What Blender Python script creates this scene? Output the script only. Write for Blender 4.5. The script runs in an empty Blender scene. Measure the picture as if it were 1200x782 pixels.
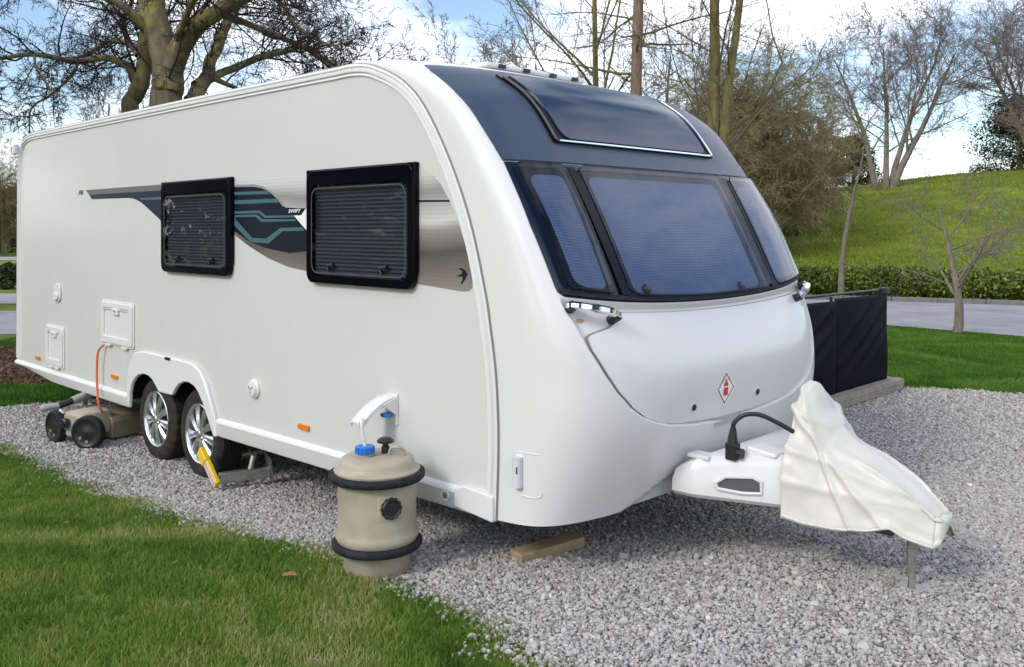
import bpy, bmesh, math, random
import numpy as np
from mathutils import Vector, Matrix, noise
R = math.radians
scene = bpy.context.scene
COL = scene.collection

# ------------------------------------------------------------------ helpers
class G:
    """collects vertices and faces of one mesh"""
    def __init__(s): s.v = []; s.f = []
    def add(s, V, F):
        o = len(s.v); s.v += [tuple(p) for p in V]; s.f += [tuple(i+o for i in f) for f in F]; return s
    def box(s, c, d, M=None):
        x, y, z = d[0]/2, d[1]/2, d[2]/2
        V = [Vector((sx*x, sy*y, sz*z)) for sz in (-1, 1) for sx, sy in ((-1,-1),(1,-1),(1,1),(-1,1))]
        V = [(M @ p if M else p) + Vector(c) for p in V]
        return s.add(V, [(3,2,1,0),(4,5,6,7),(0,1,5,4),(1,2,6,5),(2,3,7,6),(3,0,4,7)])
    def tube(s, path, r, n=8, cap=True, flat=1.0):
        P = [Vector(p) for p in path]; m = len(P)
        rr = r if isinstance(r, (list, tuple)) else [r]*m
        V = []; F = []; nrm = None
        for i in range(m):
            t = (P[min(i+1, m-1)]-P[max(i-1, 0)]).normalized()
            if nrm is None:
                a = Vector((0,0,1)) if abs(t.z) < .9 else Vector((1,0,0))
                nrm = (a - t*a.dot(t)).normalized()
            else:
                nrm = nrm - t*nrm.dot(t)
                nrm = nrm.normalized() if nrm.length > 1e-6 else t.orthogonal().normalized()
            b = t.cross(nrm)
            for k in range(n):
                an = 2*math.pi*k/n
                V.append(P[i] + nrm*(math.cos(an)*rr[i]*flat) + b*(math.sin(an)*rr[i]))
        for i in range(m-1):
            for k in range(n):
                k2 = (k+1) % n
                F.append((i*n+k, i*n+k2, (i+1)*n+k2, (i+1)*n+k))
        if cap: F.append(tuple(range(n-1, -1, -1))); F.append(tuple((m-1)*n+k for k in range(n)))
        return s.add(V, F)
    def lathe(s, prof, n=40, M=None, cap=True):
        V = []; F = []; m = len(prof)
        for r, z in prof:
            for k in range(n):
                a = 2*math.pi*k/n
                p = Vector((r*math.cos(a), r*math.sin(a), z)); V.append(M @ p if M else p)
        for i in range(m-1):
            for k in range(n):
                k2 = (k+1) % n; F.append((i*n+k, i*n+k2, (i+1)*n+k2, (i+1)*n+k))
        if cap: F.append(tuple(range(n-1, -1, -1))); F.append(tuple((m-1)*n+k for k in range(n)))
        return s.add(V, F)
    def loft(s, secs, closed=True, cap=True):
        n = len(secs[0]); V = [p for q in secs for p in q]; F = []
        for i in range(len(secs)-1):
            for k in range(n if closed else n-1):
                k2 = (k+1) % n; F.append((i*n+k, i*n+k2, (i+1)*n+k2, (i+1)*n+k))
        if cap and closed: F.append(tuple(range(n-1, -1, -1))); F.append(tuple((len(secs)-1)*n+k for k in range(n)))
        return s.add(V, F)
    def grid(s, rows):
        m = len(rows[0]); V = [p for q in rows for p in q]
        return s.add(V, [(i*m+k, i*m+k+1, (i+1)*m+k+1, (i+1)*m+k) for i in range(len(rows)-1) for k in range(m-1)])
    def side(s, poly, v0, v1):
        """prism of a (u,z) outline between two depths v0, v1 (caravan frame)"""
        n = len(poly)
        V = [(u, -v0, z) for u, z in poly] + [(u, -v1, z) for u, z in poly]
        return s.add(V, [tuple(range(n)), tuple(range(2*n-1, n-1, -1))] + [(k, n+k, n+(k+1) % n, (k+1) % n) for k in range(n)])
    def ring(s, po, pi, v0, v1):
        n = len(po)
        V = [(u,-v0,z) for u,z in po]+[(u,-v0,z) for u,z in pi]+[(u,-v1,z) for u,z in po]+[(u,-v1,z) for u,z in pi]
        F = []
        for k in range(n):
            j = (k+1) % n
            F += [(k,j,n+j,n+k),(2*n+k,3*n+k,3*n+j,2*n+j),(k,2*n+k,2*n+j,j),(n+k,n+j,3*n+j,3*n+k)]
        return s.add(V, F)

def obj(name, g, m, parent=None, smooth=35, bevel=0, seg=2, fix=True):
    me = bpy.data.meshes.new(name); me.from_pydata(g.v, [], g.f)
    if fix:
        bm = bmesh.new(); bm.from_mesh(me); bmesh.ops.recalc_face_normals(bm, faces=bm.faces); bm.to_mesh(me); bm.free()
    if smooth:
        me.polygons.foreach_set('use_smooth', [True]*len(me.polygons))
        if smooth < 180: me.set_sharp_from_angle(angle=R(smooth))
    me.materials.append(m)
    o = bpy.data.objects.new(name, me); COL.objects.link(o)
    if parent: o.parent = parent
    if bevel:
        b = o.modifiers.new('bevel', 'BEVEL'); b.width = bevel; b.segments = seg; b.limit_method = 'ANGLE'; b.angle_limit = R(40)
        b.harden_normals = True
    return o

def np_obj(name, V, F, m, parent=None, smooth=False, attr=None):
    me = bpy.data.meshes.new(name)
    V = np.ascontiguousarray(V, dtype=np.float32); F = np.ascontiguousarray(F, dtype=np.int32); nf, k = F.shape
    me.vertices.add(len(V)); me.vertices.foreach_set('co', V.ravel())
    me.loops.add(nf*k); me.loops.foreach_set('vertex_index', F.ravel())
    me.polygons.add(nf); me.polygons.foreach_set('loop_start', np.arange(0, nf*k, k, dtype=np.int32))
    me.update(calc_edges=True)
    me.polygons.foreach_set('use_smooth', np.full(nf, bool(smooth)))
    if attr is not None:
        a = me.attributes.new('tint', 'FLOAT', 'POINT'); a.data.foreach_set('value', np.asarray(attr, dtype=np.float32))
    me.materials.append(m)
    o = bpy.data.objects.new(name, me); COL.objects.link(o)
    if parent: o.parent = parent
    return o

def tag(o, label=None, cat=None, group=None, kind=None):
    if label: o['label'] = label
    if cat: o['category'] = cat
    if group: o['group'] = group
    if kind: o['kind'] = kind
    return o

def empty(name, loc, rz=0):
    o = bpy.data.objects.new(name, None); COL.objects.link(o); o.location = loc; o.rotation_euler = (0,0,rz)
    o.empty_display_size = .1
    return o

def ss(a, b, x):
    t = np.clip((x-a)/(b-a), 0, 1); return t*t*(3-2*t)

def lerpT(T, x):
    return float(np.interp(x, [p[0] for p in T], [p[1] for p in T]))

def smooth_path(P, k=6):
    """Catmull-Rom through the points"""
    P = [np.array(p, float) for p in P]; out = []
    for i in range(len(P)-1):
        p0 = P[i-1] if i else 2*P[0]-P[1]; p1, p2 = P[i], P[i+1]; p3 = P[i+2] if i+2 < len(P) else 2*P[-1]-P[-2]
        for j in range(k):
            t = j/k
            out.append(.5*((2*p1)+(-p0+p2)*t+(2*p0-5*p1+4*p2-p3)*t*t+(-p0+3*p1-3*p2+p3)*t**3))
    out.append(P[-1]); return [tuple(p) for p in out]

def rrect(u0, u1, z0, z1, r, n=6):
    P = []
    for cx, cz, a0 in ((u1-r, z1-r, 0), (u0+r, z1-r, 90), (u0+r, z0+r, 180), (u1-r, z0+r, 270)):
        for k in range(n+1):
            a = R(a0+90*k/n); P.append((cx+r*math.cos(a), cz+r*math.sin(a)))
    return P

# ------------------------------------------------------------------ materials
def new_mat(name):
    m = bpy.data.materials.new(name); m.use_nodes = True
    nt = m.node_tree; b = nt.nodes['Principled BSDF']; return m, nt, b

def N(nt, t, **kw):
    n = nt.nodes.new(t)
    for k, v in kw.items():
        if k in n.inputs: n.inputs[k].default_value = v
        else: setattr(n, k, v)
    return n

def ramp(nt, fac, stops):
    r = nt.nodes.new('ShaderNodeValToRGB'); e = r.color_ramp.elements
    while len(e) < len(stops): e.new(.5)
    for el, (p, c) in zip(e, stops):
        el.position = p; el.color = (*c, 1) if len(c) == 3 else c
    nt.links.new(fac, r.inputs['Fac']); return r.outputs['Color']

def mat(name, col, rough=.5, metal=0, spec=.5, coat=0, var=0, vscale=6, bump=0, bscale=60, sheen=0, rvar=0):
    m, nt, b = new_mat(name)
    b.inputs['Base Color'].default_value = (*col, 1); b.inputs['Roughness'].default_value = rough
    b.inputs['Metallic'].default_value = metal; b.inputs['Specular IOR Level'].default_value = spec
    b.inputs['Coat Weight'].default_value = coat; b.inputs['Coat Roughness'].default_value = .06
    b.inputs['Sheen Weight'].default_value = sheen
    tc = N(nt, 'ShaderNodeTexCoord')
    if var or rvar:
        n = N(nt, 'ShaderNodeTexNoise', Scale=vscale, Detail=6.0, Roughness=.6); nt.links.new(tc.outputs['Object'], n.inputs['Vector'])
        if var:
            c = ramp(nt, n.outputs['Fac'], [(.3, tuple(x*(1-var) for x in col)), (.7, tuple(min(1, x*(1+var)) for x in col))])
            nt.links.new(c, b.inputs['Base Color'])
        if rvar:
            mr = N(nt, 'ShaderNodeMapRange'); mr.inputs[1].default_value = .3; mr.inputs[2].default_value = .7
            mr.inputs[3].default_value = max(0, rough-rvar); mr.inputs[4].default_value = rough+rvar
            nt.links.new(n.outputs['Fac'], mr.inputs[0]); nt.links.new(mr.outputs[0], b.inputs['Roughness'])
    if bump:
        n2 = N(nt, 'ShaderNodeTexNoise', Scale=bscale, Detail=5.0); nt.links.new(tc.outputs['Object'], n2.inputs['Vector'])
        bp = N(nt, 'ShaderNodeBump', Strength=bump, Distance=.01); nt.links.new(n2.outputs['Fac'], bp.inputs['Height'])
        nt.links.new(bp.outputs['Normal'], b.inputs['Normal'])
    return m

def dirty_white(name, col, rough, dirt):
    """white moulded plastic or sheet with faint road grime streaks and specks of its own"""
    m, nt, b = new_mat(name)
    tc = N(nt, 'ShaderNodeTexCoord'); mp = N(nt, 'ShaderNodeMapping'); mp.inputs['Scale'].default_value = (3, 3, 1.2)
    nt.links.new(tc.outputs['Object'], mp.inputs['Vector'])
    n = N(nt, 'ShaderNodeTexNoise', Scale=1.5, Detail=7.0, Roughness=.65); nt.links.new(mp.outputs[0], n.inputs['Vector'])
    n2 = N(nt, 'ShaderNodeTexNoise', Scale=.8, Detail=3.0); nt.links.new(tc.outputs['Object'], n2.inputs['Vector'])
    ml = N(nt, 'ShaderNodeMath', operation='MULTIPLY'); nt.links.new(n.outputs['Fac'], ml.inputs[0]); nt.links.new(n2.outputs['Fac'], ml.inputs[1])
    c = ramp(nt, ml.outputs[0], [(.15, col), (.42, tuple(x*k for x, k in zip(col, (1-dirt, 1-dirt*1.1, 1-dirt*1.4))))])
    sp = N(nt, 'ShaderNodeTexVoronoi', Scale=9.0); nt.links.new(tc.outputs['Object'], sp.inputs['Vector'])
    lt = N(nt, 'ShaderNodeMath', operation='LESS_THAN'); lt.inputs[1].default_value = .016; nt.links.new(sp.outputs['Distance'], lt.inputs[0])
    mx = N(nt, 'ShaderNodeMix', data_type='RGBA'); nt.links.new(lt.outputs[0], mx.inputs['Factor'])
    nt.links.new(c, mx.inputs[6]); mx.inputs[7].default_value = (.30, .27, .22, 1)
    nt.links.new(mx.outputs[2], b.inputs['Base Color'])
    b.inputs['Roughness'].default_value = rough
    b.inputs['Coat Weight'].default_value = .25; b.inputs['Coat Roughness'].default_value = .1
    n3 = N(nt, 'ShaderNodeTexNoise', Scale=2.2, Detail=2.0); nt.links.new(tc.outputs['Object'], n3.inputs['Vector'])
    bp = N(nt, 'ShaderNodeBump', Strength=.035, Distance=.1); nt.links.new(n3.outputs['Fac'], bp.inputs['Height'])
    nt.links.new(bp.outputs['Normal'], b.inputs['Normal'])
    return m

def pane_mat(name, tint, refl_rough=.015):
    m, nt, b = new_mat(name); nt.nodes.remove(b)
    out = nt.nodes['Material Output']
    tr = N(nt, 'ShaderNodeBsdfTransparent'); tr.inputs['Color'].default_value = (*tint, 1)
    gl = N(nt, 'ShaderNodeBsdfGlossy', Roughness=refl_rough); gl.inputs['Color'].default_value = (1, 1, 1, 1)
    ge = N(nt, 'ShaderNodeNewGeometry'); dt = N(nt, 'ShaderNodeVectorMath', operation='DOT_PRODUCT'); nt.links.new(ge.outputs['Normal'], dt.inputs[0]); nt.links.new(ge.outputs['Incoming'], dt.inputs[1])
    ab = N(nt, 'ShaderNodeMath', operation='ABSOLUTE'); nt.links.new(dt.outputs['Value'], ab.inputs[0])
    om = N(nt, 'ShaderNodeMath', operation='SUBTRACT'); om.inputs[0].default_value = 1; nt.links.new(ab.outputs[0], om.inputs[1])
    pw = N(nt, 'ShaderNodeMath', operation='POWER'); nt.links.new(om.outputs[0], pw.inputs[0]); pw.inputs[1].default_value = 5
    fr = N(nt, 'ShaderNodeMath', operation='MULTIPLY_ADD'); nt.links.new(pw.outputs[0], fr.inputs[0]); fr.inputs[1].default_value = .94; fr.inputs[2].default_value = .032
    tc = N(nt, 'ShaderNodeTexCoord'); n = N(nt, 'ShaderNodeTexNoise', Scale=2.5, Detail=2.0); nt.links.new(tc.outputs['Object'], n.inputs['Vector'])
    bp = N(nt, 'ShaderNodeBump', Strength=.05, Distance=.08); nt.links.new(n.outputs['Fac'], bp.inputs['Height'])
    nt.links.new(bp.outputs['Normal'], gl.inputs['Normal'])
    mx = N(nt, 'ShaderNodeMixShader'); nt.links.new(fr.outputs[0], mx.inputs[0]); nt.links.new(tr.outputs[0], mx.inputs[1]); nt.links.new(gl.outputs[0], mx.inputs[2])
    nt.links.new(mx.outputs[0], out.inputs['Surface'])
    return m

def tint_mat(name, stops, rough=.9, spec=.2, attr='tint', trans=0):
    """colour picked by a per-piece random number (each stone, blade or leaf has its own colour)"""
    m, nt, b = new_mat(name)
    a = N(nt, 'ShaderNodeAttribute', attribute_name=attr)
    c = ramp(nt, a.outputs['Fac'], stops)
    nt.links.new(c, b.inputs['Base Color']); b.inputs['Roughness'].default_value = rough; b.inputs['Specular IOR Level'].default_value = spec
    if trans:
        out = nt.nodes['Material Output']; t = N(nt, 'ShaderNodeBsdfTranslucent'); nt.links.new(c, t.inputs['Color'])
        mx = N(nt, 'ShaderNodeMixShader'); mx.inputs[0].default_value = trans
        nt.links.new(b.outputs[0], mx.inputs[1]); nt.links.new(t.outputs[0], mx.inputs[2]); nt.links.new(mx.outputs[0], out.inputs['Surface'])
    return m

def ground_mat(name, stops, scale, detail_scale, bump, dist=.05, rough=.95, patch=None):
    m, nt, b = new_mat(name)
    tc = N(nt, 'ShaderNodeTexCoord')
    n = N(nt, 'ShaderNodeTexNoise', Scale=scale, Detail=8.0, Roughness=.65); nt.links.new(tc.outputs['Object'], n.inputs['Vector'])
    c = ramp(nt, n.outputs['Fac'], stops)
    if patch:
        n3 = N(nt, 'ShaderNodeTexNoise', Scale=patch[0], Detail=4.0); nt.links.new(tc.outputs['Object'], n3.inputs['Vector'])
        f = ramp(nt, n3.outputs['Fac'], [(patch[2], (0,0,0)), (patch[2]+.15, (1,1,1))])
        mx = N(nt, 'ShaderNodeMix', data_type='RGBA'); nt.links.new(f, mx.inputs['Factor']); nt.links.new(c, mx.inputs[6]); mx.inputs[7].default_value = (*patch[1], 1)
        c = mx.outputs[2]
    nt.links.new(c, b.inputs['Base Color']); b.inputs['Roughness'].default_value = rough; b.inputs['Specular IOR Level'].default_value = .15
    n2 = N(nt, 'ShaderNodeTexNoise', Scale=detail_scale, Detail=6.0, Roughness=.7); nt.links.new(tc.outputs['Object'], n2.inputs['Vector'])
    bp = N(nt, 'ShaderNodeBump', Strength=bump, Distance=dist); nt.links.new(n2.outputs['Fac'], bp.inputs['Height'])
    nt.links.new(bp.outputs['Normal'], b.inputs['Normal'])
    return m

M = {}
M['side_white'] = dirty_white('side_sheet_white', (.615,.62,.612), .30, .035)
M['grp_white'] = dirty_white('moulded_white', (.69,.69,.69), .3, .045)
M['trim_white'] = mat('trim_white', (.69,.69,.69), .35, coat=.2)
M['rail'] = mat('awning_rail', (.70,.70,.68), .35, metal=.0, spec=.6)
M['gap'] = mat('panel_gap', (.10,.10,.095), .8)
M['joint'] = mat('joint_sealant', (.26,.255,.24), .7)
M['pane_rim'] = mat('pane_rim', (.07,.075,.085), .3)
M['sky_glass'] = mat('rooflight_glass', (.018,.034,.070), .10, spec=.7)
M['grey'] = mat('slate_grey_panel', (.040,.062,.108), .38, spec=.5, rvar=.06, vscale=3)
M['navy'] = mat('navy_gloss', (.006,.013,.034), .12, spec=.4)
M['black'] = mat('black_gloss', (.003,.003,.006), .14, spec=.14)
M['rubber'] = mat('black_rubber', (.018,.019,.024), .75, spec=.25, var=.5, vscale=30, bump=.2, bscale=90)
M['blackplastic'] = mat('black_plastic', (.014,.014,.016), .42)
M['dark'] = mat('underbody_black', (.012,.011,.010), .95, spec=.1)
M['chrome'] = mat('chrome', (.86,.87,.9), .07, metal=1)
M['steel'] = mat('galvanised_steel', (.40,.40,.37), .45, metal=.85, var=.25, vscale=25)
M['alloy'] = mat('alloy_silver', (.66,.67,.69), .24, metal=.9)
M['alloydark'] = mat('brake_dark', (.05,.05,.055), .6, metal=.5)
M['beige'] = mat('beige_plastic', (.37,.335,.255), .5, var=.14, vscale=7, bump=.05, bscale=200, rvar=.1)
M['darkbeige'] = mat('dull_beige_plastic', (.24,.205,.135), .6, var=.15, vscale=9)
M['blue'] = mat('blue_plastic', (.02,.16,.58), .4)
M['orange'] = mat('amber_lens', (.72,.20,.015), .2, spec=.6)
M['cable'] = mat('orange_cable', (.62,.16,.05), .5)
M['greyhose'] = mat('grey_hose', (.34,.34,.33), .55)
M['yellow'] = mat('yellow_paint', (.72,.52,.02), .4, var=.08, vscale=30)
M['pink'] = mat('pink_label', (.72,.52,.50), .5, var=.12, vscale=60)
M['red'] = mat('red_print', (.62,.015,.02), .5)
M['maroon'] = mat('dark_red_print', (.30,.02,.04), .5)
M['paper'] = mat('white_film', (.84,.84,.85), .35)
M['lens_white'] = mat('clear_lens', (.62,.63,.67), .12, spec=.7)
M['lens_red'] = mat('red_lens', (.30,.05,.05), .2)
M['print_dark'] = mat('dark_print', (.012,.014,.026), .35, spec=.25)
M['print_teal'] = mat('teal_print', (.060,.135,.165), .35)
M['print_white'] = mat('white_print', (.8,.8,.8), .4)
M['wood'] = mat('weathered_wood', (.34,.25,.15), .85, var=.2, vscale=14, bump=.3, bscale=40)
M['deck'] = mat('grey_decking', (.30,.265,.225), .85, var=.2, vscale=10, bump=.35, bscale=50)
M['fabric'] = mat('black_mesh_fabric', (.0025,.004,.012), .55, spec=.06, bump=.08, bscale=400)
M['vinyl'] = mat('cream_vinyl', (.60,.585,.53), .42, var=.07, vscale=5, bump=.25, bscale=14)
M['handle_recess'] = mat('grip_dark_grey', (.085,.087,.093), .6)
M['blind'] = mat('pleated_blind', (.60,.66,.80), .8)
M['blind_side'] = mat('pleated_blind_shade', (.56,.57,.59), .8)
M['pane_front'] = pane_mat('tinted_front_pane', (.355,.41,.51))
M['pane_side'] = pane_mat('tinted_side_pane', (.255,.28,.30))

def silver_print():
    m, nt, b = new_mat('silver_hex_print')
    tc = N(nt, 'ShaderNodeTexCoord'); sx = N(nt, 'ShaderNodeSeparateXYZ'); nt.links.new(tc.outputs['Object'], sx.inputs[0])
    # printed bands, light and bronze, up the height of the decal; the print is its own pattern
    w = N(nt, 'ShaderNodeTexNoise', Scale=1.3, Detail=1.0); nt.links.new(tc.outputs['Object'], w.inputs['Vector'])
    a = N(nt, 'ShaderNodeMath', operation='MULTIPLY_ADD'); nt.links.new(w.outputs['Fac'], a.inputs[0]); a.inputs[1].default_value = .16; nt.links.new(sx.outputs['Z'], a.inputs[2])
    mr = N(nt, 'ShaderNodeMapRange'); mr.inputs[1].default_value = 1.50; mr.inputs[2].default_value = 2.18; nt.links.new(a.outputs[0], mr.inputs[0])
    c = ramp(nt, mr.outputs[0], [(0, (.30,.275,.25)), (.2, (.17,.15,.135)), (.33, (.10,.086,.08)), (.5, (.30,.275,.255)), (.575, (.62,.61,.60)), (.62, (.55,.54,.54)), (.80, (.30,.28,.275)), (.92, (.60,.60,.60)), (1, (.66,.66,.66))])
    v = N(nt, 'ShaderNodeTexVoronoi', Scale=48.0, feature='DISTANCE_TO_EDGE'); v.inputs['Randomness'].default_value = .15
    mp = N(nt, 'ShaderNodeMapping'); mp.inputs['Scale'].default_value = (1, 0, 1); nt.links.new(tc.outputs['Object'], mp.inputs['Vector']); nt.links.new(mp.outputs[0], v.inputs['Vector'])
    f = ramp(nt, v.outputs['Distance'], [(.05, (.86,.86,.86)), (.3, (1,1,1))])
    mx = N(nt, 'ShaderNodeMix', data_type='RGBA', blend_type='MULTIPLY'); mx.inputs['Factor'].default_value = 1
    nt.links.new(c, mx.inputs[6]); nt.links.new(f, mx.inputs[7]); nt.links.new(mx.outputs[2], b.inputs['Base Color'])
    b.inputs['Roughness'].default_value = .35
    return m
M['print_silver'] = silver_print()

def tread_mat():
    m, nt, b = new_mat('tyre_rubber')
    tc = N(nt, 'ShaderNodeTexCoord'); n = N(nt, 'ShaderNodeTexNoise', Scale=14.0, Detail=5.0); nt.links.new(tc.outputs['Object'], n.inputs['Vector'])
    c = ramp(nt, n.outputs['Fac'], [(.35, (.008,.008,.009)), (.75, (.035,.027,.018))]); nt.links.new(c, b.inputs['Base Color'])
    b.inputs['Roughness'].default_value = .8; return m
M['tyre'] = tread_mat()

def bark(name, c0, c1, lichen=None, scale=5):
    m, nt, b = new_mat(name)
    tc = N(nt, 'ShaderNodeTexCoord'); mp = N(nt, 'ShaderNodeMapping'); mp.inputs['Scale'].default_value = (1,1,.35); nt.links.new(tc.outputs['Object'], mp.inputs['Vector'])
    n = N(nt, 'ShaderNodeTexNoise', Scale=scale*2, Detail=8.0, Roughness=.7); nt.links.new(mp.outputs[0], n.inputs['Vector'])
    c = ramp(nt, n.outputs['Fac'], [(.3, c0), (.7, c1)])
    if lichen:
        n2 = N(nt, 'ShaderNodeTexNoise', Scale=scale, Detail=6.0); nt.links.new(tc.outputs['Object'], n2.inputs['Vector'])
        f = ramp(nt, n2.outputs['Fac'], [(.52, (0,0,0)), (.66, (1,1,1))])
        mx = N(nt, 'ShaderNodeMix', data_type='RGBA'); nt.links.new(f, mx.inputs['Factor']); nt.links.new(c, mx.inputs[6]); mx.inputs[7].default_value = (*lichen, 1); c = mx.outputs[2]
    nt.links.new(c, b.inputs['Base Color']); b.inputs['Roughness'].default_value = .95; b.inputs['Specular IOR Level'].default_value = .1
    bp = N(nt, 'ShaderNodeBump', Strength=.7, Distance=.03); nt.links.new(n.outputs['Fac'], bp.inputs['Height']); nt.links.new(bp.outputs['Normal'], b.inputs['Normal'])
    return m
M['bark_oak'] = bark('bark_lichen', (.09,.075,.050), (.26,.225,.15), (.30,.26,.09), 3)
M['twig_dark'] = mat('twigs_dark', (.050,.040,.037), .95, spec=.1)
M['bark_larch'] = bark('bark_larch', (.12,.085,.065), (.27,.20,.16), None, 6)
M['bark_green'] = bark('bark_green_brown', (.10,.09,.04), (.25,.22,.11), (.20,.19,.07), 4)
M['twig_olive'] = mat('twigs_olive', (.15,.13,.075), .95, spec=.1)
M['twig_pale'] = mat('twigs_pale', (.22,.18,.165), .95, spec=.1)
M['bark_grey'] = bark('bark_grey', (.12,.10,.082), (.27,.23,.19), None, 5)
M['twig_brown'] = mat('twigs_brown', (.25,.21,.115), .95, spec=.1)

# ------------------------------------------------------------------ world, camera, sun
SUN_EL, SUN_AZ = 34, (-.74, -.67)            # direction towards the sun on the ground plan
w = bpy.data.worlds.new('World'); scene.world = w; w.use_nodes = True
nt = w.node_tree; bg = nt.nodes['Background']; bg.inputs['Strength'].default_value = .1
sky = N(nt, 'ShaderNodeTexSky'); sky.sky_type = 'NISHITA'; sky.sun_disc = False
sky.sun_elevation = R(SUN_EL); sky.sun_rotation = math.atan2(SUN_AZ[0], SUN_AZ[1]); sky.altitude = 50; sky.air_density = 1.0; sky.dust_density = .6; sky.ozone_density = 1.5
tc = N(nt, 'ShaderNodeTexCoord'); sp = N(nt, 'ShaderNodeSeparateXYZ'); nt.links.new(tc.outputs['Generated'], sp.inputs[0])
den = N(nt, 'ShaderNodeMath', operation='MAXIMUM'); nt.links.new(sp.outputs['Z'], den.inputs[0]); den.inputs[1].default_value = 0.0
den2 = N(nt, 'ShaderNodeMath', operation='ADD'); nt.links.new(den.outputs[0], den2.inputs[0]); den2.inputs[1].default_value = .28
dx = N(nt, 'ShaderNodeMath', operation='DIVIDE'); nt.links.new(sp.outputs['X'], dx.inputs[0]); nt.links.new(den2.outputs[0], dx.inputs[1])
dy = N(nt, 'ShaderNodeMath', operation='DIVIDE'); nt.links.new(sp.outputs['Y'], dy.inputs[0]); nt.links.new(den2.outputs[0], dy.inputs[1])
cb = N(nt, 'ShaderNodeCombineXYZ'); nt.links.new(dx.outputs[0], cb.inputs[0]); nt.links.new(dy.outputs[0], cb.inputs[1]); cb.inputs[2].default_value = 4.3
cn = N(nt, 'ShaderNodeTexNoise', Scale=1.55, Detail=7.0, Roughness=.56); nt.links.new(cb.outputs[0], cn.inputs['Vector'])
cf = ramp(nt, cn.outputs['Fac'], [(.43, (0,0,0)), (.60, (1,1,1))])
cn2 = N(nt, 'ShaderNodeTexNoise', Scale=2.6, Detail=4.0); nt.links.new(cb.outputs[0], cn2.inputs['Vector'])
cc = ramp(nt, cn2.outputs['Fac'], [(.3, (7.6,7.9,9.0)), (.65, (10.2,10.2,10.4))])
mx = N(nt, 'ShaderNodeMix', data_type='RGBA'); nt.links.new(cf, mx.inputs['Factor']); nt.links.new(sky.outputs[0], mx.inputs[6]); nt.links.new(cc, mx.inputs[7])
nt.links.new(mx.outputs[2], bg.inputs['Color'])

sl = bpy.data.lights.new('sun', 'SUN'); sl.energy = .9; sl.angle = R(14); sl.color = (1, .95, .87)
so = bpy.data.objects.new('sun', sl); COL.objects.link(so); so.location = (-20, -12, 25)
hz = Vector((SUN_AZ[0], SUN_AZ[1], 0)).normalized()
so.rotation_euler = (hz*math.cos(R(SUN_EL)) + Vector((0,0,math.sin(R(SUN_EL))))).to_track_quat('Z', 'Y').to_euler()

cam = bpy.data.cameras.new('camera'); co = bpy.data.objects.new('camera', cam); COL.objects.link(co)
co.location = (0,0,1.75); co.rotation_euler = (R(90),0,0)
cam.sensor_width = 36; cam.lens = 1055/1200*36; cam.shift_y = -(391-268)/1200; cam.clip_end = 3000; cam.clip_start = .05
scene.camera = co
vs = scene.view_settings; vs.view_transform = 'Standard'; vs.look = 'None'; vs.gamma = 1; vs.use_curve_mapping = False; vs.exposure = 1.0
scene.cycles.max_bounces = 8; scene.cycles.transparent_max_bounces = 12

# ------------------------------------------------------------------ terrain
def gz(x, y):
    x = np.asarray(x, float); y = np.asarray(y, float)
    near = -.03 + .16*(1-ss(3.9, 6.5, y))
    hill = 5.6*ss(-7, 34, x)*ss(23.8, 60, y)*(1-.25*ss(66, 130, y))
    return near + hill + .12*np.sin(x*.21+1)*np.sin(y*.17)*ss(25, 40, y)

def axis(lim, dense, step, far_step=1.13):
    a = list(np.arange(dense[0], dense[1]+1e-6, step)); s = step
    while a[-1] < lim[1]: s *= far_step; a.append(a[-1]+s)
    s = step
    while a[0] > lim[0]: s *= far_step; a.insert(0, a[0]-s)
    return np.array(a)
def terrain(name, xs, ys, m, dz=0, keep=None):
    X, Y = np.meshgrid(xs, ys); Z = gz(X, Y)+dz
    V = np.stack([X.ravel(), Y.ravel(), Z.ravel()], 1); nx = len(xs)
    I = np.arange(len(ys)-1)[:,None]*nx+np.arange(nx-1)[None,:]; I = I.ravel()
    F = np.stack([I, I+1, I+nx+1, I+nx], 1)
    return np_obj(name, V, F, m, smooth=True)
M['lawn'] = ground_mat('grass_ground', [(.3, (.065,.12,.016)), (.5, (.11,.17,.024)), (.72, (.16,.21,.038))], 3, 60, .8, .04, patch=(.35, (.20,.265,.04), .45))
tag(terrain('ground', axis((-400,400), (-14,40), .5), axis((-60,600), (1,70), .5), M['lawn']), kind='structure')

def sheet(name, poly, m, dz, step=.25):
    """flat-lying sheet of a convex or concave outline, cut into small cells that follow the ground"""
    bm = bmesh.new(); bm.faces.new([bm.verts.new((x, y, 0)) for x, y in poly])
    xs = [p[0] for p in poly]; ys = [p[1] for p in poly]
    for ax, lo, hi in ((0, min(xs), max(xs)), (1, min(ys), max(ys))):
        k = lo+step
        while k < hi:
            n = (1,0,0) if ax == 0 else (0,1,0); p = (k,0,0) if ax == 0 else (0,k,0)
            bmesh.ops.bisect_plane(bm, geom=bm.verts[:]+bm.edges[:]+bm.faces[:], plane_co=p, plane_no=n); k += step
    for v in bm.verts: v.co.z = float(gz(v.co.x, v.co.y))+dz
    bmesh.ops.recalc_face_normals(bm, faces=bm.faces)
    me = bpy.data.meshes.new(name); bm.to_mesh(me); bm.free(); me.materials.append(m)
    o = bpy.data.objects.new(name, me); COL.objects.link(o); return tag(o, kind='structure')

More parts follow.
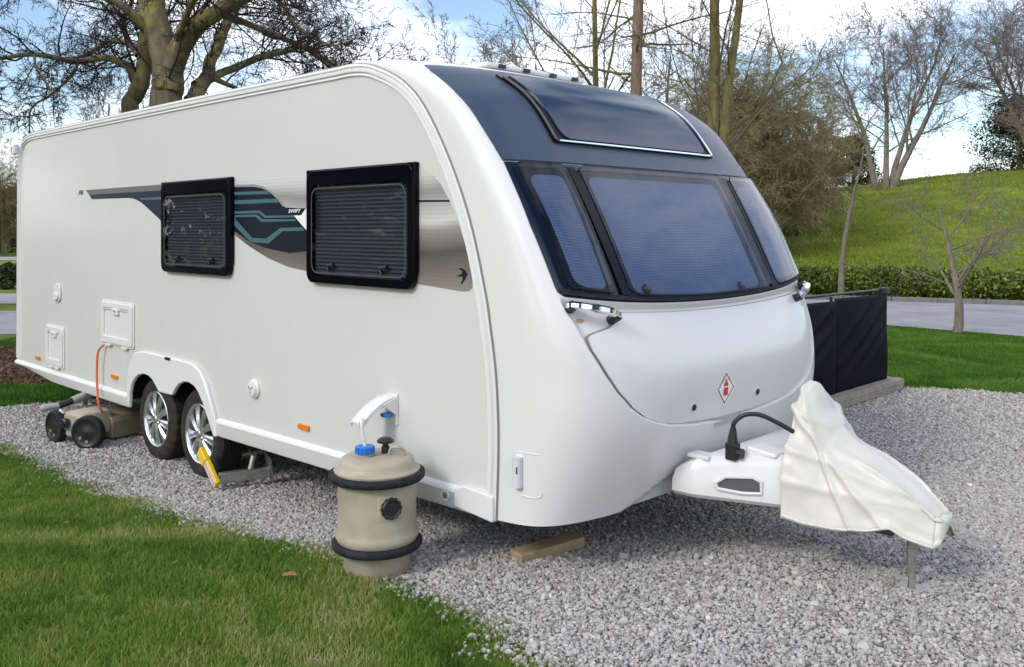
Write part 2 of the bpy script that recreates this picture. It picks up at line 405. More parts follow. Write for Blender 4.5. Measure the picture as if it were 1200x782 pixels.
def gravel_mat(name, stops, sc):
    m, nt, b = new_mat(name); tc = N(nt, 'ShaderNodeTexCoord')
    v = N(nt, 'ShaderNodeTexVoronoi', Scale=sc); nt.links.new(tc.outputs['Object'], v.inputs['Vector'])
    sx = N(nt, 'ShaderNodeSeparateColor'); nt.links.new(v.outputs['Color'], sx.inputs[0])
    c = ramp(nt, sx.outputs[0], stops); nt.links.new(c, b.inputs['Base Color'])
    b.inputs['Roughness'].default_value = .9; b.inputs['Specular IOR Level'].default_value = .2
    bp = N(nt, 'ShaderNodeBump', Strength=.9, Distance=.02); bp.invert = True; nt.links.new(v.outputs['Distance'], bp.inputs['Height']); nt.links.new(bp.outputs['Normal'], b.inputs['Normal'])
    return m
STONES = [(0, (.17,.15,.14)), (.3, (.33,.305,.29)), (.6, (.42,.405,.39)), (.85, (.52,.505,.485)), (.95, (.50,.42,.34)), (1, (.72,.70,.68))]
M['gravel_base'] = gravel_mat('gravel_bed', [(0, (.14,.13,.12)), (.6, (.30,.285,.265)), (1, (.45,.43,.41))], 55)
M['stones'] = tint_mat('gravel_stones', STONES, .85, .25)
GRAVEL = [(1.5,.5),(.1,3.4),(-.375,3.97),(-.84,4.45),(-1.4,4.93),(-2.05,5.45),(-3.0,6.25),(-4.1,7.28),(-5.6,8.45),(-4.9,9.05),(-4.4,9.35),(-2.0,10.2),(3.6,10.35),(4.38,10.05),(5.47,9.65),(7.2,9.0),(12,6.8),(14,1)]
sheet('gravel_pitch', GRAVEL, M['gravel_base'], .008)

M['asphalt'] = ground_mat('grey_asphalt', [(.3, (.25,.25,.265)), (.7, (.37,.37,.39))], 1.2, 150, .4, .01, patch=(.25, (.24,.24,.25), .55))
M['kerb'] = mat('kerb_stone', (.16,.16,.155), .9, var=.2, vscale=5)
ROAD_N = [(30,-4),(14,9.2),(8.4,14.77),(6.88,16.48),(4.6,18.4),(0,20.3),(-6,20.6)]
ROAD_F = [(-6,24.2),(0,24.1),(5,23.35),(9.27,21.9),(12.0,20.6),(17,17.5),(38,1)]
sheet('road', ROAD_N+ROAD_F, M['asphalt'], .012, .8)
g = G()
kp = [(-6,24.3),(0,24.2),(5,23.45),(9.27,22.0),(12.05,20.7),(17.1,17.6),(38,1.2)]
for (a, b_) in zip(kp, kp[1:]):
    d = math.hypot(b_[0]-a[0], b_[1]-a[1]); n = max(1, int(d/.9))
    for i in range(n):
        t0, t1 = (i+.01)/n, (i+.99)/n
        p = ((a[0]+(b_[0]-a[0])*(t0+t1)/2), (a[1]+(b_[1]-a[1])*(t0+t1)/2))
        g.box((p[0], p[1], float(gz(*p))+.05), (d/n*.985, .13, .13), Matrix.Rotation(math.atan2(b_[1]-a[1], b_[0]-a[0]), 3, 'Z'))
tag(obj('kerb', g, M['kerb'], bevel=.015), kind='structure')
# left of the caravan: mulch bed, service road, footpath
M['mulch_base'] = ground_mat('bark_mulch_ground', [(.3, (.035,.020,.013)), (.7, (.11,.065,.045))], 14, 60, 1, .05)
sheet('mulch_bed', [(-14,11.0),(-6.6,10.25),(-5.4,10.15),(-4.6,10.5),(-4.2,11.2),(-4.9,12.6),(-6.6,13.3),(-14,13.2)], M['mulch_base'], .01, .5)
sheet('service_road', [(-40,14.6),(-6,15.1),(-6,19.4),(-40,19.2)], M['asphalt'], .012, 1)
sheet('footpath', [(-60,21.6),(-9,21.2),(-9,24.4),(-60,26)], M['asphalt'], .011, 1)
sheet('far_road', [(-120,47),(-20,47),(-12,49),(-12,56),(-120,60)], M['asphalt'], .016, 3)

# ------------------------------------------------------------------ caravan
W = 2.38
CX, CY, ANG = -.07, 4.2, R(135.3)
KN = np.array([
(2.665,1.60,2.70,1.30),(2.66,1.10,2.67,.72),(2.60,.86,2.60,.40),(2.50,.66,2.49,.20),(2.35,.50,2.35,.04),(2.08,.32,2.08,-.16),
(1.78,.175,1.78,-.37),(1.46,.075,1.46,-.56),(1.30,.04,1.30,-.64),(1.10,.005,1.10,-.70),(.90,-.012,.90,-.70),(.70,-.015,.70,-.64),(.39,-.003,.42,-.50)])
EX = np.array([3,3,3,3.3,4.2,5.2,6,5.5,5,4,4,4,4.])
FAC = np.array([.9,.88,.86,.84,.79,.74,.72,.74,.77,.82,.82,.82,.82])
KN[:,3] = KN[:,1]-(KN[:,1]-KN[:,3])*FAC
KN = np.hstack([KN, EX[:,None]])
def knot(s):
    n = len(KN); i = int(min(max(math.floor(s), 0), n-2)); t = s-i
    p1, p2 = KN[i], KN[i+1]; p0 = KN[i-1] if i else 2*p1-p2; p3 = KN[i+2] if i+2 < n else 2*p2-p1
    return .5*((2*p1)+(-p0+p2)*t+(2*p0-5*p1+4*p2-p3)*t*t+(-p0+3*p1-3*p2+p3)*t**3)
def S0(v, s):
    zT, uT, zP, uP, e = knot(s)
    a = min(max(min(v, W-v)/(W/2), 0), 1); gg = (1-(1-a)**e)**(1/e)
    return Vector((uT-(uT-uP)*gg, -v, zT+(zP-zT)*gg))
def S(v, s, off=0):
    """point of the bowed front end at width v and profile place s, off metres proud of it"""
    p = S0(v, s)
    if off == 0: return p
    h = .004; v1, v2 = max(v-h, .001), min(v+h, W-.001); s1, s2 = max(s-.02, 0), min(s+.02, 12)
    n = -(S0(v2, s)-S0(v1, s)).cross(S0(v, s2)-S0(v, s1)).normalized()
    return p+n*off
TRIM = [tuple(knot(s)[1::-1]) for s in np.arange(0, 12.01, .2)]        # (u, z) front edge of the side wall

car = tag(empty('caravan', (CX, CY, 0), ANG), 'large white twin axle touring caravan with slate grey front panel, parked on the gravel pitch', 'caravan')

arch = [(4.15,.40),(4.138,.62),(4.08,.72),(4.009,.785),(3.9,.808),(3.80,.814),(3.099,.807),(3.0,.795),(2.92,.76),(2.85,.70),(2.78,.60),(2.70,.46),(2.68,.345)]
opening = [(4.11,.337),(4.10,.46),(4.06,.535),(4.0,.585),(3.93,.62),(3.84,.637),(3.75,.632),(3.68,.61),(3.62,.57),(3.568,.532),(3.355,.536),(3.30,.59),(3.24,.632),(3.16,.658),(3.08,.662),(3.0,.645),(2.94,.61),(2.86,.53),(2.78,.42),(2.72,.338)]
# side sheet: one outline with the wheel cut-out
side_front = [p for p in TRIM if p[0] < 1.3]
roofline = [(1.6,2.665),(3.0,2.675),(6.2,2.685)] 
rear = [(6.42,2.68),(6.6,2.665),(6.72,2.62),(6.79,2.55),(6.835,2.45),(6.86,2.2),(6.895,.42)]
low = [(5.9,.40),(4.16,.40)]
skin = side_front + [(2.716,.40)] + [(u, z+.004) for u, z in opening[::-1] if z > .40] + [(4.104,.40)] + [(5.9,.40)] + rear[::-1] + roofline[::-1]
g = G(); n = len(skin); g.add([(u, 0, z) for u, z in skin], [tuple(range(n))]); obj('side_wall', g, M['side_white'], car, smooth=0, fix=False)
far_skin = [p for p in side_front] + [(6.895,.40)] + rear[::-1] + roofline[::-1]
g = G(); n = len(far_skin); g.add([(u, -W, z) for u, z in far_skin], [tuple(range(n))]); obj('side_wall', g, M['side_white'], car, smooth=0, fix=False)
g = G(); rl = [(1.28,2.668)] + roofline + rear
g.loft([[(u, -v, z+.05*math.sin(math.pi*min(max(v/W,0),1))**.7*ss(2.5,2.66,z)) for u, z in rl] for v in np.linspace(0, W, 17)], closed=False); obj('roof', g, M['grp_white'], car, smooth=50)
g = G(); g.box((5.5,-W/2,.42),(2.6,W-.06,.03)); g.box((1.35,-W/2,.42),(2.6,W-.06,.03)); g.box((3.42,-W/2,.421),(1.6,W-.70,.03)); g.box((1.7,-W/2,.36),(3.2,.08,.1)); g.box((3.45,-W/2,.29),(.07,W-.5,.07)); g.box((3.1,-W/2,.29),(.06,W-.4,.06)); g.box((3.8,-W/2,.29),(.06,W-.4,.06))
obj('chassis', g, M['dark'], car)
g = G()   # wheel housing behind the cut-out
g.loft([[(u, -v, z) for u, z in [(4.14,.40),(4.14,.70),(2.68,.70),(2.68,.40)]] for v in (.004,.32)], closed=False); g.add([(4.14,-.32,.40),(4.14,-.32,.70),(2.68,-.32,.70),(2.68,-.32,.40)], [(0,1,2,3)])
obj('wheel_housing', g, M['dark'], car, smooth=0)
# skirts with their bright top lip
def skirt(u0, u1, zt, zb):
    g = G(); k = 14; secs = []
    for i in range(k+1):
        u = u0+(u1-u0)*i/k; t, b_ = lerpT(zt, u), lerpT(zb, u)
        secs.append([(u, .001, t), (u, .020, t-.012), (u, .026, t-.03), (u, .020, t-.045), (u, .012, b_+.015), (u, .004, b_), (u, -.02, b_), (u, -.02, t-.03)])
    return g.loft(secs)
ZT = [(0,.500),(1.1,.492),(2.7,.470),(4.1,.445),(6.9,.440)]; ZB = [(0,.385),(2.7,.345),(4.1,.335),(5.9,.33),(6.9,.405)]
obj('skirt', skirt(.15, 2.69, ZT, ZB), M['trim_white'], car, smooth=40)
obj('skirt', skirt(4.16, 6.9, ZT, ZB), M['trim_white'], car, smooth=40)
g = G(); g.side([(.002,.505),(.20,.515),(.27,.495),(.275,.40),(.002,.38)], -.030, .02); obj('skirt_corner', g, M['trim_white'], car, bevel=.01, seg=3)
# far side skirt, seen under the floor
g = G(); g.box((3.4,-W+.01,.42),(6.8,.02,.12)); obj('far_skirt', g, M['trim_white'], car)
# arch moulding: a raised band between outline and opening
g = G(); g.side(arch + opening[::-1], -.030, .004); obj('wheel_arch_trim', g, M['trim_white'], car, smooth=40, bevel=.013, seg=3)
g = G(); g.side([(3.37,.808),(3.45,.808),(3.45,.79),(3.37,.79)], -.037, -.02); obj('arch_badge', g, M['print_dark'], car)
# awning rail along the roof edge and down the front edge
RAIL = [(6.895,.46),(6.865,2.2),(6.84,2.42),(6.79,2.54),(6.70,2.63),(6.58,2.664),(6.4,2.678),(3.0,2.672),(1.6,2.665),(1.28,2.663)] + [p for p in TRIM if p[0] < 1.2]
def inset(P, d):
    P = [np.array(p) for p in P]; out = []
    for i in range(len(P)):
        t = P[min(i+1, len(P)-1)]-P[max(i-1, 0)]; t = t/np.linalg.norm(t); out.append(tuple(P[i]+d*np.array((t[1]*-1, t[0]))))
    return out
def rail_strip(d0, d1, prof):
    rows = []
    A_, B_ = inset(RAIL, d0), inset(RAIL, d1)
    for a, b_ in zip(A_, B_): rows.append([(a[0]+(b_[0]-a[0])*t, o, a[1]+(b_[1]-a[1])*t) for t, o in prof])
    return G().grid(rows)
obj('awning_rail', rail_strip(.0, .072, [(0,-.004),(.02,.012),(.2,.016),(.32,.007),(.38,.007),(.46,.020),(.62,.020),(.70,.008),(.78,.010),(.9,.012),(1,.0)]), M['trim_white'], car, smooth=40)
obj('rail_seal', rail_strip(.024, .030, [(0,.0085),(1,.0085)]), M['rail'], car)
obj('rail_seal', rail_strip(-.003, .0005, [(0,.002),(.3,.0135),(1,.0135)]), M['joint'], car)
# rear marker light, top corner
g = G(); g.box((6.86,.03,2.54),(.10,.05,.10)); o = obj('marker_light', g, M['lens_white'], car, bevel=.012)
g = G(); g.box((6.905,.035,2.535),(.03,.045,.07)); obj('lens', g, M['lens_red'], o, bevel=.008)
# rear wall
g = G(); g.loft([[(u+.02, -v, z) for u, z in rear[2:]] for v in np.linspace(0, W, 9)], closed=False); obj('rear_wall', g, M['side_white'], car, smooth=50)

# ---- front moulding
UE = [(0,.07),(7.3,.082),(7.6,.095),(8.06,.118),(8.45,.142),(9.0,.195),(9.4,.245),(9.82,.325),(10.1,.41),(10.3,.51),(10.45,.62),(10.57,.80),(10.64,1.0),(10.665,1.19)]
RD = .030                       # depth of the recess that holds the locker lid
def recess(v, s):
    a = min(v, W-v)
    if s > 10.665: return 0.0
    e = float(np.interp(s, [p[0] for p in UE], [p[1] for p in UE])); b_ = float(np.interp(a, [p[1] for p in UE], [p[0] for p in UE]))
    d = min(a-e, (b_-s)*.20); w_ = 6.95+.42*(1-((v-W/2)/1.12)**2)+.10
    return RD*float(ss(0, .013, d))*float(ss(.0, .16, s-w_))
AV = [(W/2)*(i/60)**2.2 for i in range(61)]; VV = AV + [W-a for a in AV[-2::-1]]
def s_low(v):
    a = min(v, W-v); return 12-.50*float(ss(.40, .85, a))
def row_v(sv):
    """columns of one row: they bunch along the lip of the recess so that the lip stays a clean curve"""
    e = min(float(np.interp(sv, [p[0] for p in UE], [p[1] for p in UE])), 1.16)
    a = [e*(k/34)**2.0 for k in range(35)] + [e+t for t in (.003,.0065,.010,.014)]
    a += [a[-1]+(W/2-a[-1])*k/26 for k in range(1, 27)]
    return a+[W-x for x in a[-2::-1]]
SV = sorted(set(np.round(np.r_[np.linspace(0, 12, 170), np.linspace(6.9, 10.3, 130), np.linspace(10.3, 10.72, 90), np.linspace(11.3, 12, 40)], 4)))
rows = []
for sv in SV:
    rows.append([S(v, sv, -.022*float(ss(0, .06, sv-s_low(v)))-recess(v, sv)) for v in row_v(sv)])
obj('front_panel', G().grid(rows), M['grp_white'], car, smooth=60, fix=False)
def patch(L, Rr, s0, s1, off, thick=.012, nt_=44, nq=44):
    """a piece lying on the front moulding: between edges L, Rr (functions of 0..1 down the piece) and s0, s1 (functions of v)"""
    g = G(); rows = []
    def pt(t, q, o):
        l, r = L(q), Rr(q); c = W/2
        def wrp(v):
            a = (v-c)/c; return math.copysign(1-(1-min(abs(a), 1))**.5, a)
        def unw(x): return c+c*math.copysign(1-(1-abs(x))**2, x)
        v = unw(wrp(l)+(wrp(r)-wrp(l))*t); a, b_ = s0(v), s1(v)
        return S(v, a+(b_-a)*q, o)
    for i in range(nq+1): rows.append([pt(j/nt_, i/nq, off) for j in range(nt_+1)])
    g.grid(rows)
    if thick:
        edge = [(j/nt_, 0) for j in range(nt_)] + [(1, i/nq) for i in range(nq)] + [(1-j/nt_, 1) for j in range(nt_)] + [(0, 1-i/nq) for i in range(nq)]
        a = [pt(t, q, off) for t, q in edge]; b_ = [pt(t, q, off-thick) for t, q in edge]; m = len(edge)
        g.add(a+b_, [(k, (k+1) % m, m+(k+1) % m, m+k) for k in range(m)])
    return g
def rnd(q, rt, rb):
    """corner rounding: how far an edge draws in near the top (rt = share of height) and bottom"""
    x = 0
    if rt and q < rt: x = max(x, 1-math.sqrt(max(0, 1-(1-q/rt)**2)))
    if rb and q > 1-rb: x = max(x, 1-math.sqrt(max(0, 1-(1-(1-q)/rb)**2)))
    return x
LG = [(2.0,.085),(2.45,.062),(3.6,.050),(4.46,.059),(5.03,.072)]
s_of = lambda a, b_: (lambda q: a+(b_-a)*q)
up = patch(lambda q: lerpT(LG, 2.0+3.03*q), lambda q: W-lerpT(LG, 2.0+3.03*q), lambda v: 2.0, lambda v: 5.03, .006, .014, 60, 50)
obj('upper_panel', up, M['grey'], car, smooth=50, fix=False)
# faint crease band of the upper panel under the skylight
obj('panel_band', patch(lambda q: .078, lambda q: W-.078, lambda v: 4.76, lambda v: 5.02, .0095, .004, 60, 6), M['grey'], car, smooth=30, fix=False)
# skylight: dark frame, glass, silver trim along its lower and right edge
SKL = lambda q: lerpT([(0,.43),(1,.475)], q); SKR = lambda q: lerpT([(0,1.74),(1,1.83)], q)
o = obj('skylight', patch(lambda q: SKL(q)-.05, lambda q: SKR(q)+.045, lambda v: 2.5, lambda v: 4.66, .016, .012), M['black'], car, smooth=50, fix=False)
obj('pane', patch(lambda q: SKL(q)+.02+.05*rnd(q,0,.12), lambda q: SKR(q)-.02-.05*rnd(q,0,.12), lambda v: 2.55, lambda v: 4.60, .024, .010), M['sky_glass'], o, smooth=50, fix=False)
g = G(); P = [S(SKL(1)-.02+(SKR(1)+.02-SKL(1)+.02)*t, 4.65, .024) for t in np.linspace(0, 1, 30)] + [S(SKR(q)+.03, 2.55+2.10*q, .024) for q in np.linspace(.99, .05, 24)]
g.tube(P, .006, 6); obj('trim', g, M['chrome'], o)
g = G(); P = [S(SKL(q)-.035, 2.55+2.10*q, .022) for q in np.linspace(.05, .98, 24)] + [S(SKL(1)-.02, 4.65, .022)]; g.tube(P, .007, 6); obj('seal', g, M['gap'], o)
# rooflight housing on the roof behind it
g = G(); g.box((.98,-1.15,2.715),(.36,.9,.035)); o = obj('roof_vent', g, M['trim_white'], car, bevel=.02)
for d in (-.33,-.12,.12,.33):
    g = G(); g.box((.80,-1.15+d,2.712),(.03,.05,.022)); obj('clip', g, M['blackplastic'], o)

# window band and its three windows
sb = lambda v: 6.95+.42*(1-((v-W/2)/1.12)**2)
LB = lambda q: lerpT([(0,.074),(.5,.064),(1,.080)], q)
obj('window_surround', patch(lambda q: LB(q)+.02*rnd(q,0,.06), lambda q: W-LB(q)-.02*rnd(q,0,.06), lambda v: 5.05, lambda v: sb(v)+.10, .005, .012, 70, 30), M['navy'], car, smooth=50, fix=False)
obj('window_seal', patch(lambda q: .092, lambda q: W-.092, lambda v: sb(v)-.03, lambda v: sb(v)+.075, .016, .012, 70, 4), M['rubber'], car, smooth=50, fix=False)
def pleats(L, Rr, s0, s1, n=44):
    g = G(); rows = []
    for i in range(2*n+1):
        q = i/(2*n); l, r = L(q), Rr(q)
        row = []
        for t in np.linspace(0, 1, 18):
            v = l+(r-l)*t; a, b_ = s0(v), s1(v); row.append(S(v, a+(b_-a)*q, .0065+(.0055 if i % 2 else 0)))
        rows.append(row)
    return g.grid(rows)
wins = [  # outer left edge, outer right edge (each over the height), blind inset left, right
 ('left', lambda q: lerpT([(0,.100),(1,.112)], q), lambda q: lerpT([(0,.405),(1,.375)], q), .055, .035),
 ('mid', lambda q: lerpT([(0,.490),(1,.468)], q), lambda q: lerpT([(0,1.815),(1,1.765)], q), .05, .10),
 ('right', lambda q: lerpT([(0,1.90),(1,1.835)], q), lambda q: lerpT([(0,2.286),(1,2.270)], q), .06, .05)]
for nm, L, Rr, il, ir in wins:
    s0 = lambda v: 5.10; s1 = lambda v: sb(v)-.04
    wd = Rr(.5)-L(.5); rr = .05 if nm == 'mid' else .03
    bt = lambda v: 5.10+.16; bb = lambda v: sb(v)-.13
    fr_ = obj('front_window', pleats(lambda q: L(q)+il+.05*rnd(q,.10,.08), lambda q: Rr(q)-ir-.05*rnd(q,.10,.08), bt, bb, 46 if nm == 'mid' else 40), M['blind'], car, smooth=0, fix=False)
    obj('pane', patch(lambda q: L(q)+rr*rnd(q,.05,.08), lambda q: Rr(q)-rr*rnd(q,.05,.08), s0, s1, .030, 0, 40, 30), M['pane_front'], fr_, smooth=60, fix=False)
    # moulded rim of the acrylic pane
    P = []
    for q in np.linspace(.03, .95, 24): P.append(S(L(q)+rr*rnd(q,.05,.08), 5.10+(sb(L(q))-.04-5.10)*q, .026))
    Q = [S(Rr(q)-rr*rnd(q,.05,.08), 5.10+(sb(Rr(q))-.04-5.10)*q, .026) for q in np.linspace(.95, .03, 24)]
    Bm = [S(v, sb(v)-.045, .026) for v in np.linspace(L(1)+rr, Rr(1)-rr, 16)]
    Tp = [S(v, 5.10, .026) for v in np.linspace(Rr(0)-rr, L(0)+rr, 16)]
    g = G(); loop = P+Bm+Q+Tp; g.tube(loop+[loop[0]], .004, 6, cap=False); obj('rim', g, M['black'], fr_)
    # window stays
    for side in (('r',) if nm != 'right' else ()):
        g = G(); e = lambda q: Rr(q)-ir*.55
        g.tube([S(e(q), 5.10+(sb(e(q))-5.10)*q, .020) for q in np.linspace(.27, .62, 10)], .006, 6); obj('stay', g, M['steel'], fr_)
        g = G(); g.tube([S(e(q), 5.10+(sb(e(q))-5.10)*q, .020) for q in np.linspace(.62, .9, 10)], .010, 6); obj('stay', g, M['greyhose'], fr_)
    if nm == 'mid':
        for v in (.60, 1.45):
            g = G(); p = S(v, sb(v)-.2, .018); g.lathe([(.0,-.01),(.022,-.01),(.026,.0),(.02,.012),(0,.014)], 14, Matrix.Translation(p) @ Matrix.Rotation(R(-75), 4, 'Y'), cap=False); obj('catch', g, M['blackplastic'], fr_)
# black flutes between the windows
for e0, e1 in ((lambda q: lerpT([(0,.425),(1,.415)], q), lambda q: lerpT([(0,.472),(1,.448)], q)), (lambda q: lerpT([(0,1.832),(1,1.785)], q), lambda q: lerpT([(0,1.885),(1,1.815)], q))):
    obj('window_flute', patch(lambda q: e0(q), lambda q: e1(q), lambda v: 5.12, lambda v: sb(v)-.04, .018, .012, 8, 30), M['black'], car, smooth=50, fix=False)
# front locker lid with its seal, handles, locks, sticker
LL = [(7.50,.340),(7.72,.340),(7.86,.325),(7.96,.290),(8.02,.245),(8.07,.200),(8.12,.170),(8.20,.158),(8.45,.166),(9.0,.220),(9.4,.270),(9.82,.350),(10.1,.435),(10.3,.545),(10.43,.67),(10.51,.85),(10.555,1.0)]
top = lambda v: 7.50+.23*(1-((v-W/2)/.87)**2) if abs(v-W/2) < .87 else 7.5
def lid_edge(q, grow):
    s = 7.50+3.06*q
    return lerpT(LL, s)-grow
obj('locker_seal', patch(lambda q: lid_edge(q, .009), lambda q: W-lid_edge(q, .009), lambda v: top(v)-.03, lambda v: 10.592, .007-RD, .010, 60, 150), M['joint'], car, smooth=50, fix=False)
lid = obj('locker_lid', patch(lambda q: lid_edge(q, 0)+.012*rnd(q,.03,0), lambda q: W-lid_edge(q, 0)-.012*rnd(q,.03,0), lambda v: top(v)+.02, lambda v: 10.56, .017-RD, .017, 60, 150), M['grp_white'], car, smooth=45, fix=False)
for v in (.783, 1.382):
    g = G(); p = S(v, 10.09, .017-RD); nrm = (S(v, 10.09, .05)-S(v, 10.09, -.01)).normalized(); Mx = Matrix.Translation(p) @ nrm.to_track_quat('Z','Y').to_matrix().to_4x4()
    g.lathe([(.024,0),(.024,.004),(.019,.006),(.019,.003),(0,.003)], 20, Mx, cap=False); o = obj('lock', g, M['lens_white'], lid)
    g = G(); g.lathe([(.015,.001),(.015,.010),(.010,.013),(0,.013)], 16, Mx, cap=False); obj('lock_barrel', g, M['blackplastic'], o)
g = G(); g.grid([[S(.985+.26*t, 10.58+.16*q-.02*math.sin(math.pi*t), .017-RD*(1-q)-.004*q) for t in np.linspace(0,1,12)] for q in np.linspace(0,1,5)]); obj('locker_catch', g, M['greyhose'], car, smooth=60, fix=False)
# hazard diamond, laid on the lid
DV, DS = 1.065, 9.80
def lidpt(a, b_, o): return S(DV+a, DS+b_*5.0, .0175-RD+o)      # a, b in metres across / down
def lid_poly(P, o): 
    g = G(); n = len(P); g.add([lidpt(a, b_, o) for a, b_ in P], [tuple(range(n))]); return g
dia = lambda r: [(0,-r),(r*.92,0),(0,r),(-r*.92,0)]
stk = obj('gas_sticker', lid_poly([(-.004,-.092),(.085,-.008),(.083,.012),(.006,.096),(-.083,.0)], .0008), M['paper'], lid, smooth=0, fix=False)
g = G(); n = 4; a, b_ = dia(.083), dia(.074); g.add([lidpt(*p, .0016) for p in a]+[lidpt(*p, .0016) for p in b_], [(k,(k+1)%4,4+(k+1)%4,4+k) for k in range(4)]); obj('border', g, M['maroon'], stk, smooth=0, fix=False)
g = G()
for P in ([(-.020,-.005),(.020,-.005),(.021,.036),(-.019,.036)], [(-.020,-.012),(-.018,-.026),(-.008,-.034),(.008,-.034),(.018,-.026),(.020,-.012)], [(-.006,-.035),(-.006,-.046),(.006,-.046),(.006,-.035)]):
    g.add([lidpt(*p, .0016) for p in P], [tuple(range(len(P)))])
obj('cylinder_symbol', g, M['red'], stk, smooth=0, fix=False)
# grab handles
def handle(flip):
    mv = (lambda v: W-v) if flip else (lambda v: v)
    A_ = [S(mv(v), s, o-.016) for v, s, o in ((.110,7.30,.012),(.112,7.33,.045),(.16,7.42,.058),(.22,7.52,.060),(.275,7.62,.058),(.315,7.70,.045),(.318,7.72,.010))]
    g = G(); secs = []
    P = smooth_path(A_, 5)
    g.tube(P, .024, 6, flat=.8); h = obj('grab_handle', g, M['chrome'], car, smooth=28)
    g = G(); g.tube([S(mv(.112),7.34,-.012), S(mv(.112),7.34,.033)], .025, 8); obj('end_cap', g, M['blackplastic'], h)
    g = G(); g.tube([S(mv(.317),7.74,-.028), S(mv(.317),7.74,.030)], .024, 8); obj('end_cap', g, M['blackplastic'], h)
handle(False); handle(True)
g = G(); g.add([S(v, s, .003-RD) for v, s in ((.128,7.66),(.150,7.62),(.172,7.70),(.15,7.79),(.132,7.77))], [(0,1,2,3,4)]); obj('rust_stain', g, mat('rust_stain', (.40,.26,.16), .8), car, smooth=0, fix=False)
# vertical position light let into the near corner, beside a shallow rim
REC = [(-.135+.135*0,.745)]
def corner(u, z, off=0):
    """point of the near corner of the front moulding at height z, found by its u"""
    s = min(range(1021, 1200), key=lambda k: abs(knot(k/100)[0]-z))/100
    lo, hi = 0.0, .4
    for _ in range(40):
        m_ = (lo+hi)/2
        if S0(m_, s).x > u: lo = m_
        else: hi = m_
    return S0(lo, s)+Vector((-.25, .97, 0)).normalized()*off
g = G(); g.tube([corner(-.14, z, .010) for z in np.linspace(.712, .572, 8)], .024, 12, flat=1); lt = obj('position_light', g, M['lens_white'], car)
g = G(); g.tube([corner(-.148, z, .0315) for z in (.672,.655,.638)], .0035, 6); obj('marking', g, M['handle_recess'], lt)
g = G(); g.tube([corner(u, z, -.001) for u, z in smooth_path([(-.112,.56),(-.112,.70),(-.118,.722),(-.14,.733),(-.20,.736),(-.26,.736)], 4)], .004, 6); obj('light_rim', g, M['grp_white'], car)
g = G(); g.tube([corner(u, z, -.001) for u, z in smooth_path([(-.112,.56),(-.125,.548),(-.15,.535),(-.20,.530),(-.25,.534),(-.262,.56)], 4)], .0045, 6); obj('light_rim', g, M['grp_white'], car)
g = G(); g.box((-.05,-W/2,.46),(.5,W-.9,.04)); g.box((-.16,-W/2,.475),(.02,W-1.1,.03)); obj('front_bulkhead', g, M['dark'], car)
# the moulding returns under the floor
rows = [[S(v, 12, -.022*float(ss(0, .06, 12-s_low(v)))-.06*q) for v in VV[12:-12]] for q in (0, 1)]
obj('moulding_return', G().grid(rows), M['trim_white'], car, fix=False)

# ---- side windows
def side_window(u0, u1, z0, z1):
    fr_ = G(); fr_.ring(rrect(u0,u1,z0,z1,.06), rrect(u0+.045,u1-.045,z0+.045,z1-.09,.055), -.038, -.001)
    f = obj('side_window', fr_, M['black'], car, bevel=.006)
    g = G(); g.side([(u0-.012,z1+.006),(u1+.012,z1+.006),(u1+.012,z1-.045),(u0-.012,z1-.045)], -.030, -.002); g.side([(u0-.012,z1+.006),(u0-.012,z0+.09),(u0+.015,z0+.06),(u0+.03,z1-.03)], -.036, -.002); obj('hinge_rail', g, M['black'], f, bevel=.005)
    n = 24; g = G(); P = []
    for i in range(2*n+1):
        z = z0+.05+(z1-z0-.13)*i/(2*n); P.append((z, .003+(.012 if i % 2 else 0)))
    g.grid([[(u, o, z) for u in (u0+.05, u1-.06)] for z, o in P]); obj('blind', g, M['blind_side'], f, smooth=0, fix=False)
    g = G(); q = rrect(u0+.03,u1-.03,z0+.03,z1-.06,.06); g.add([(u, .0375, z) for u, z in q], [tuple(range(len(q)))]); obj('pane', g, M['pane_side'], f, smooth=0, fix=False)
    g = G(); g.ring(rrect(u0+.055,u1-.055,z0+.055,z1-.10,.06), rrect(u0+.063,u1-.063,z0+.063,z1-.108,.055), -.0395, -.038); obj('pane_edge', g, M['pane_rim'], f)
    for uu in (u0+.26*(u1-u0), u0+.76*(u1-u0)):
        g = G(); g.tube([(uu,.032,z0+.075),(uu+.02,.034,z0+.10),(uu-.04,.034,z0+.11)], .011, 8); obj('catch', g, M['blackplastic'], f)
    g = G(); g.tube([(u1-.10,.028,z1-.17),(u1-.10,.030,z0+.28)], .007, 6); obj('stay', g, M['steel'], f)
    return f
side_window(2.487, 3.511, 1.434, 2.085); side_window(.577, 1.561, 1.436, 2.085)

# ---- decals
def decal(name, P, m, o, par=car): 
    g = G(); n = len(P); g.add([(u, o, z) for u, z in P], [tuple(range(n))]); return obj(name, g, m, par, smooth=0, fix=False)
dc = decal('side_graphic', [(2.49,2.083),(1.55,2.083),(1.55,1.868),(1.845,1.880),(1.927,1.945),(2.011,1.983),(2.113,2.017),(2.219,2.031),(2.49,2.037)], M['print_silver'], .0012)
decal('dark_field', [(2.49,2.0375),(2.219,2.030),(2.113,2.0155),(2.011,1.981),(1.927,1.943),(1.845,1.878),(1.55,1.867),(1.55,1.62),(1.8,1.60),(2.1,1.63),(2.3,1.672),(2.49,1.735)], M['print_dark'], .0012, dc)
decal('silver_field', [(2.49,1.735),(2.3,1.672),(2.1,1.63),(1.8,1.60),(1.55,1.62),(1.55,1.492),(1.813,1.516),(2.045,1.563),(2.272,1.631),(2.49,1.713)], M['print_silver'], .0012, dc)
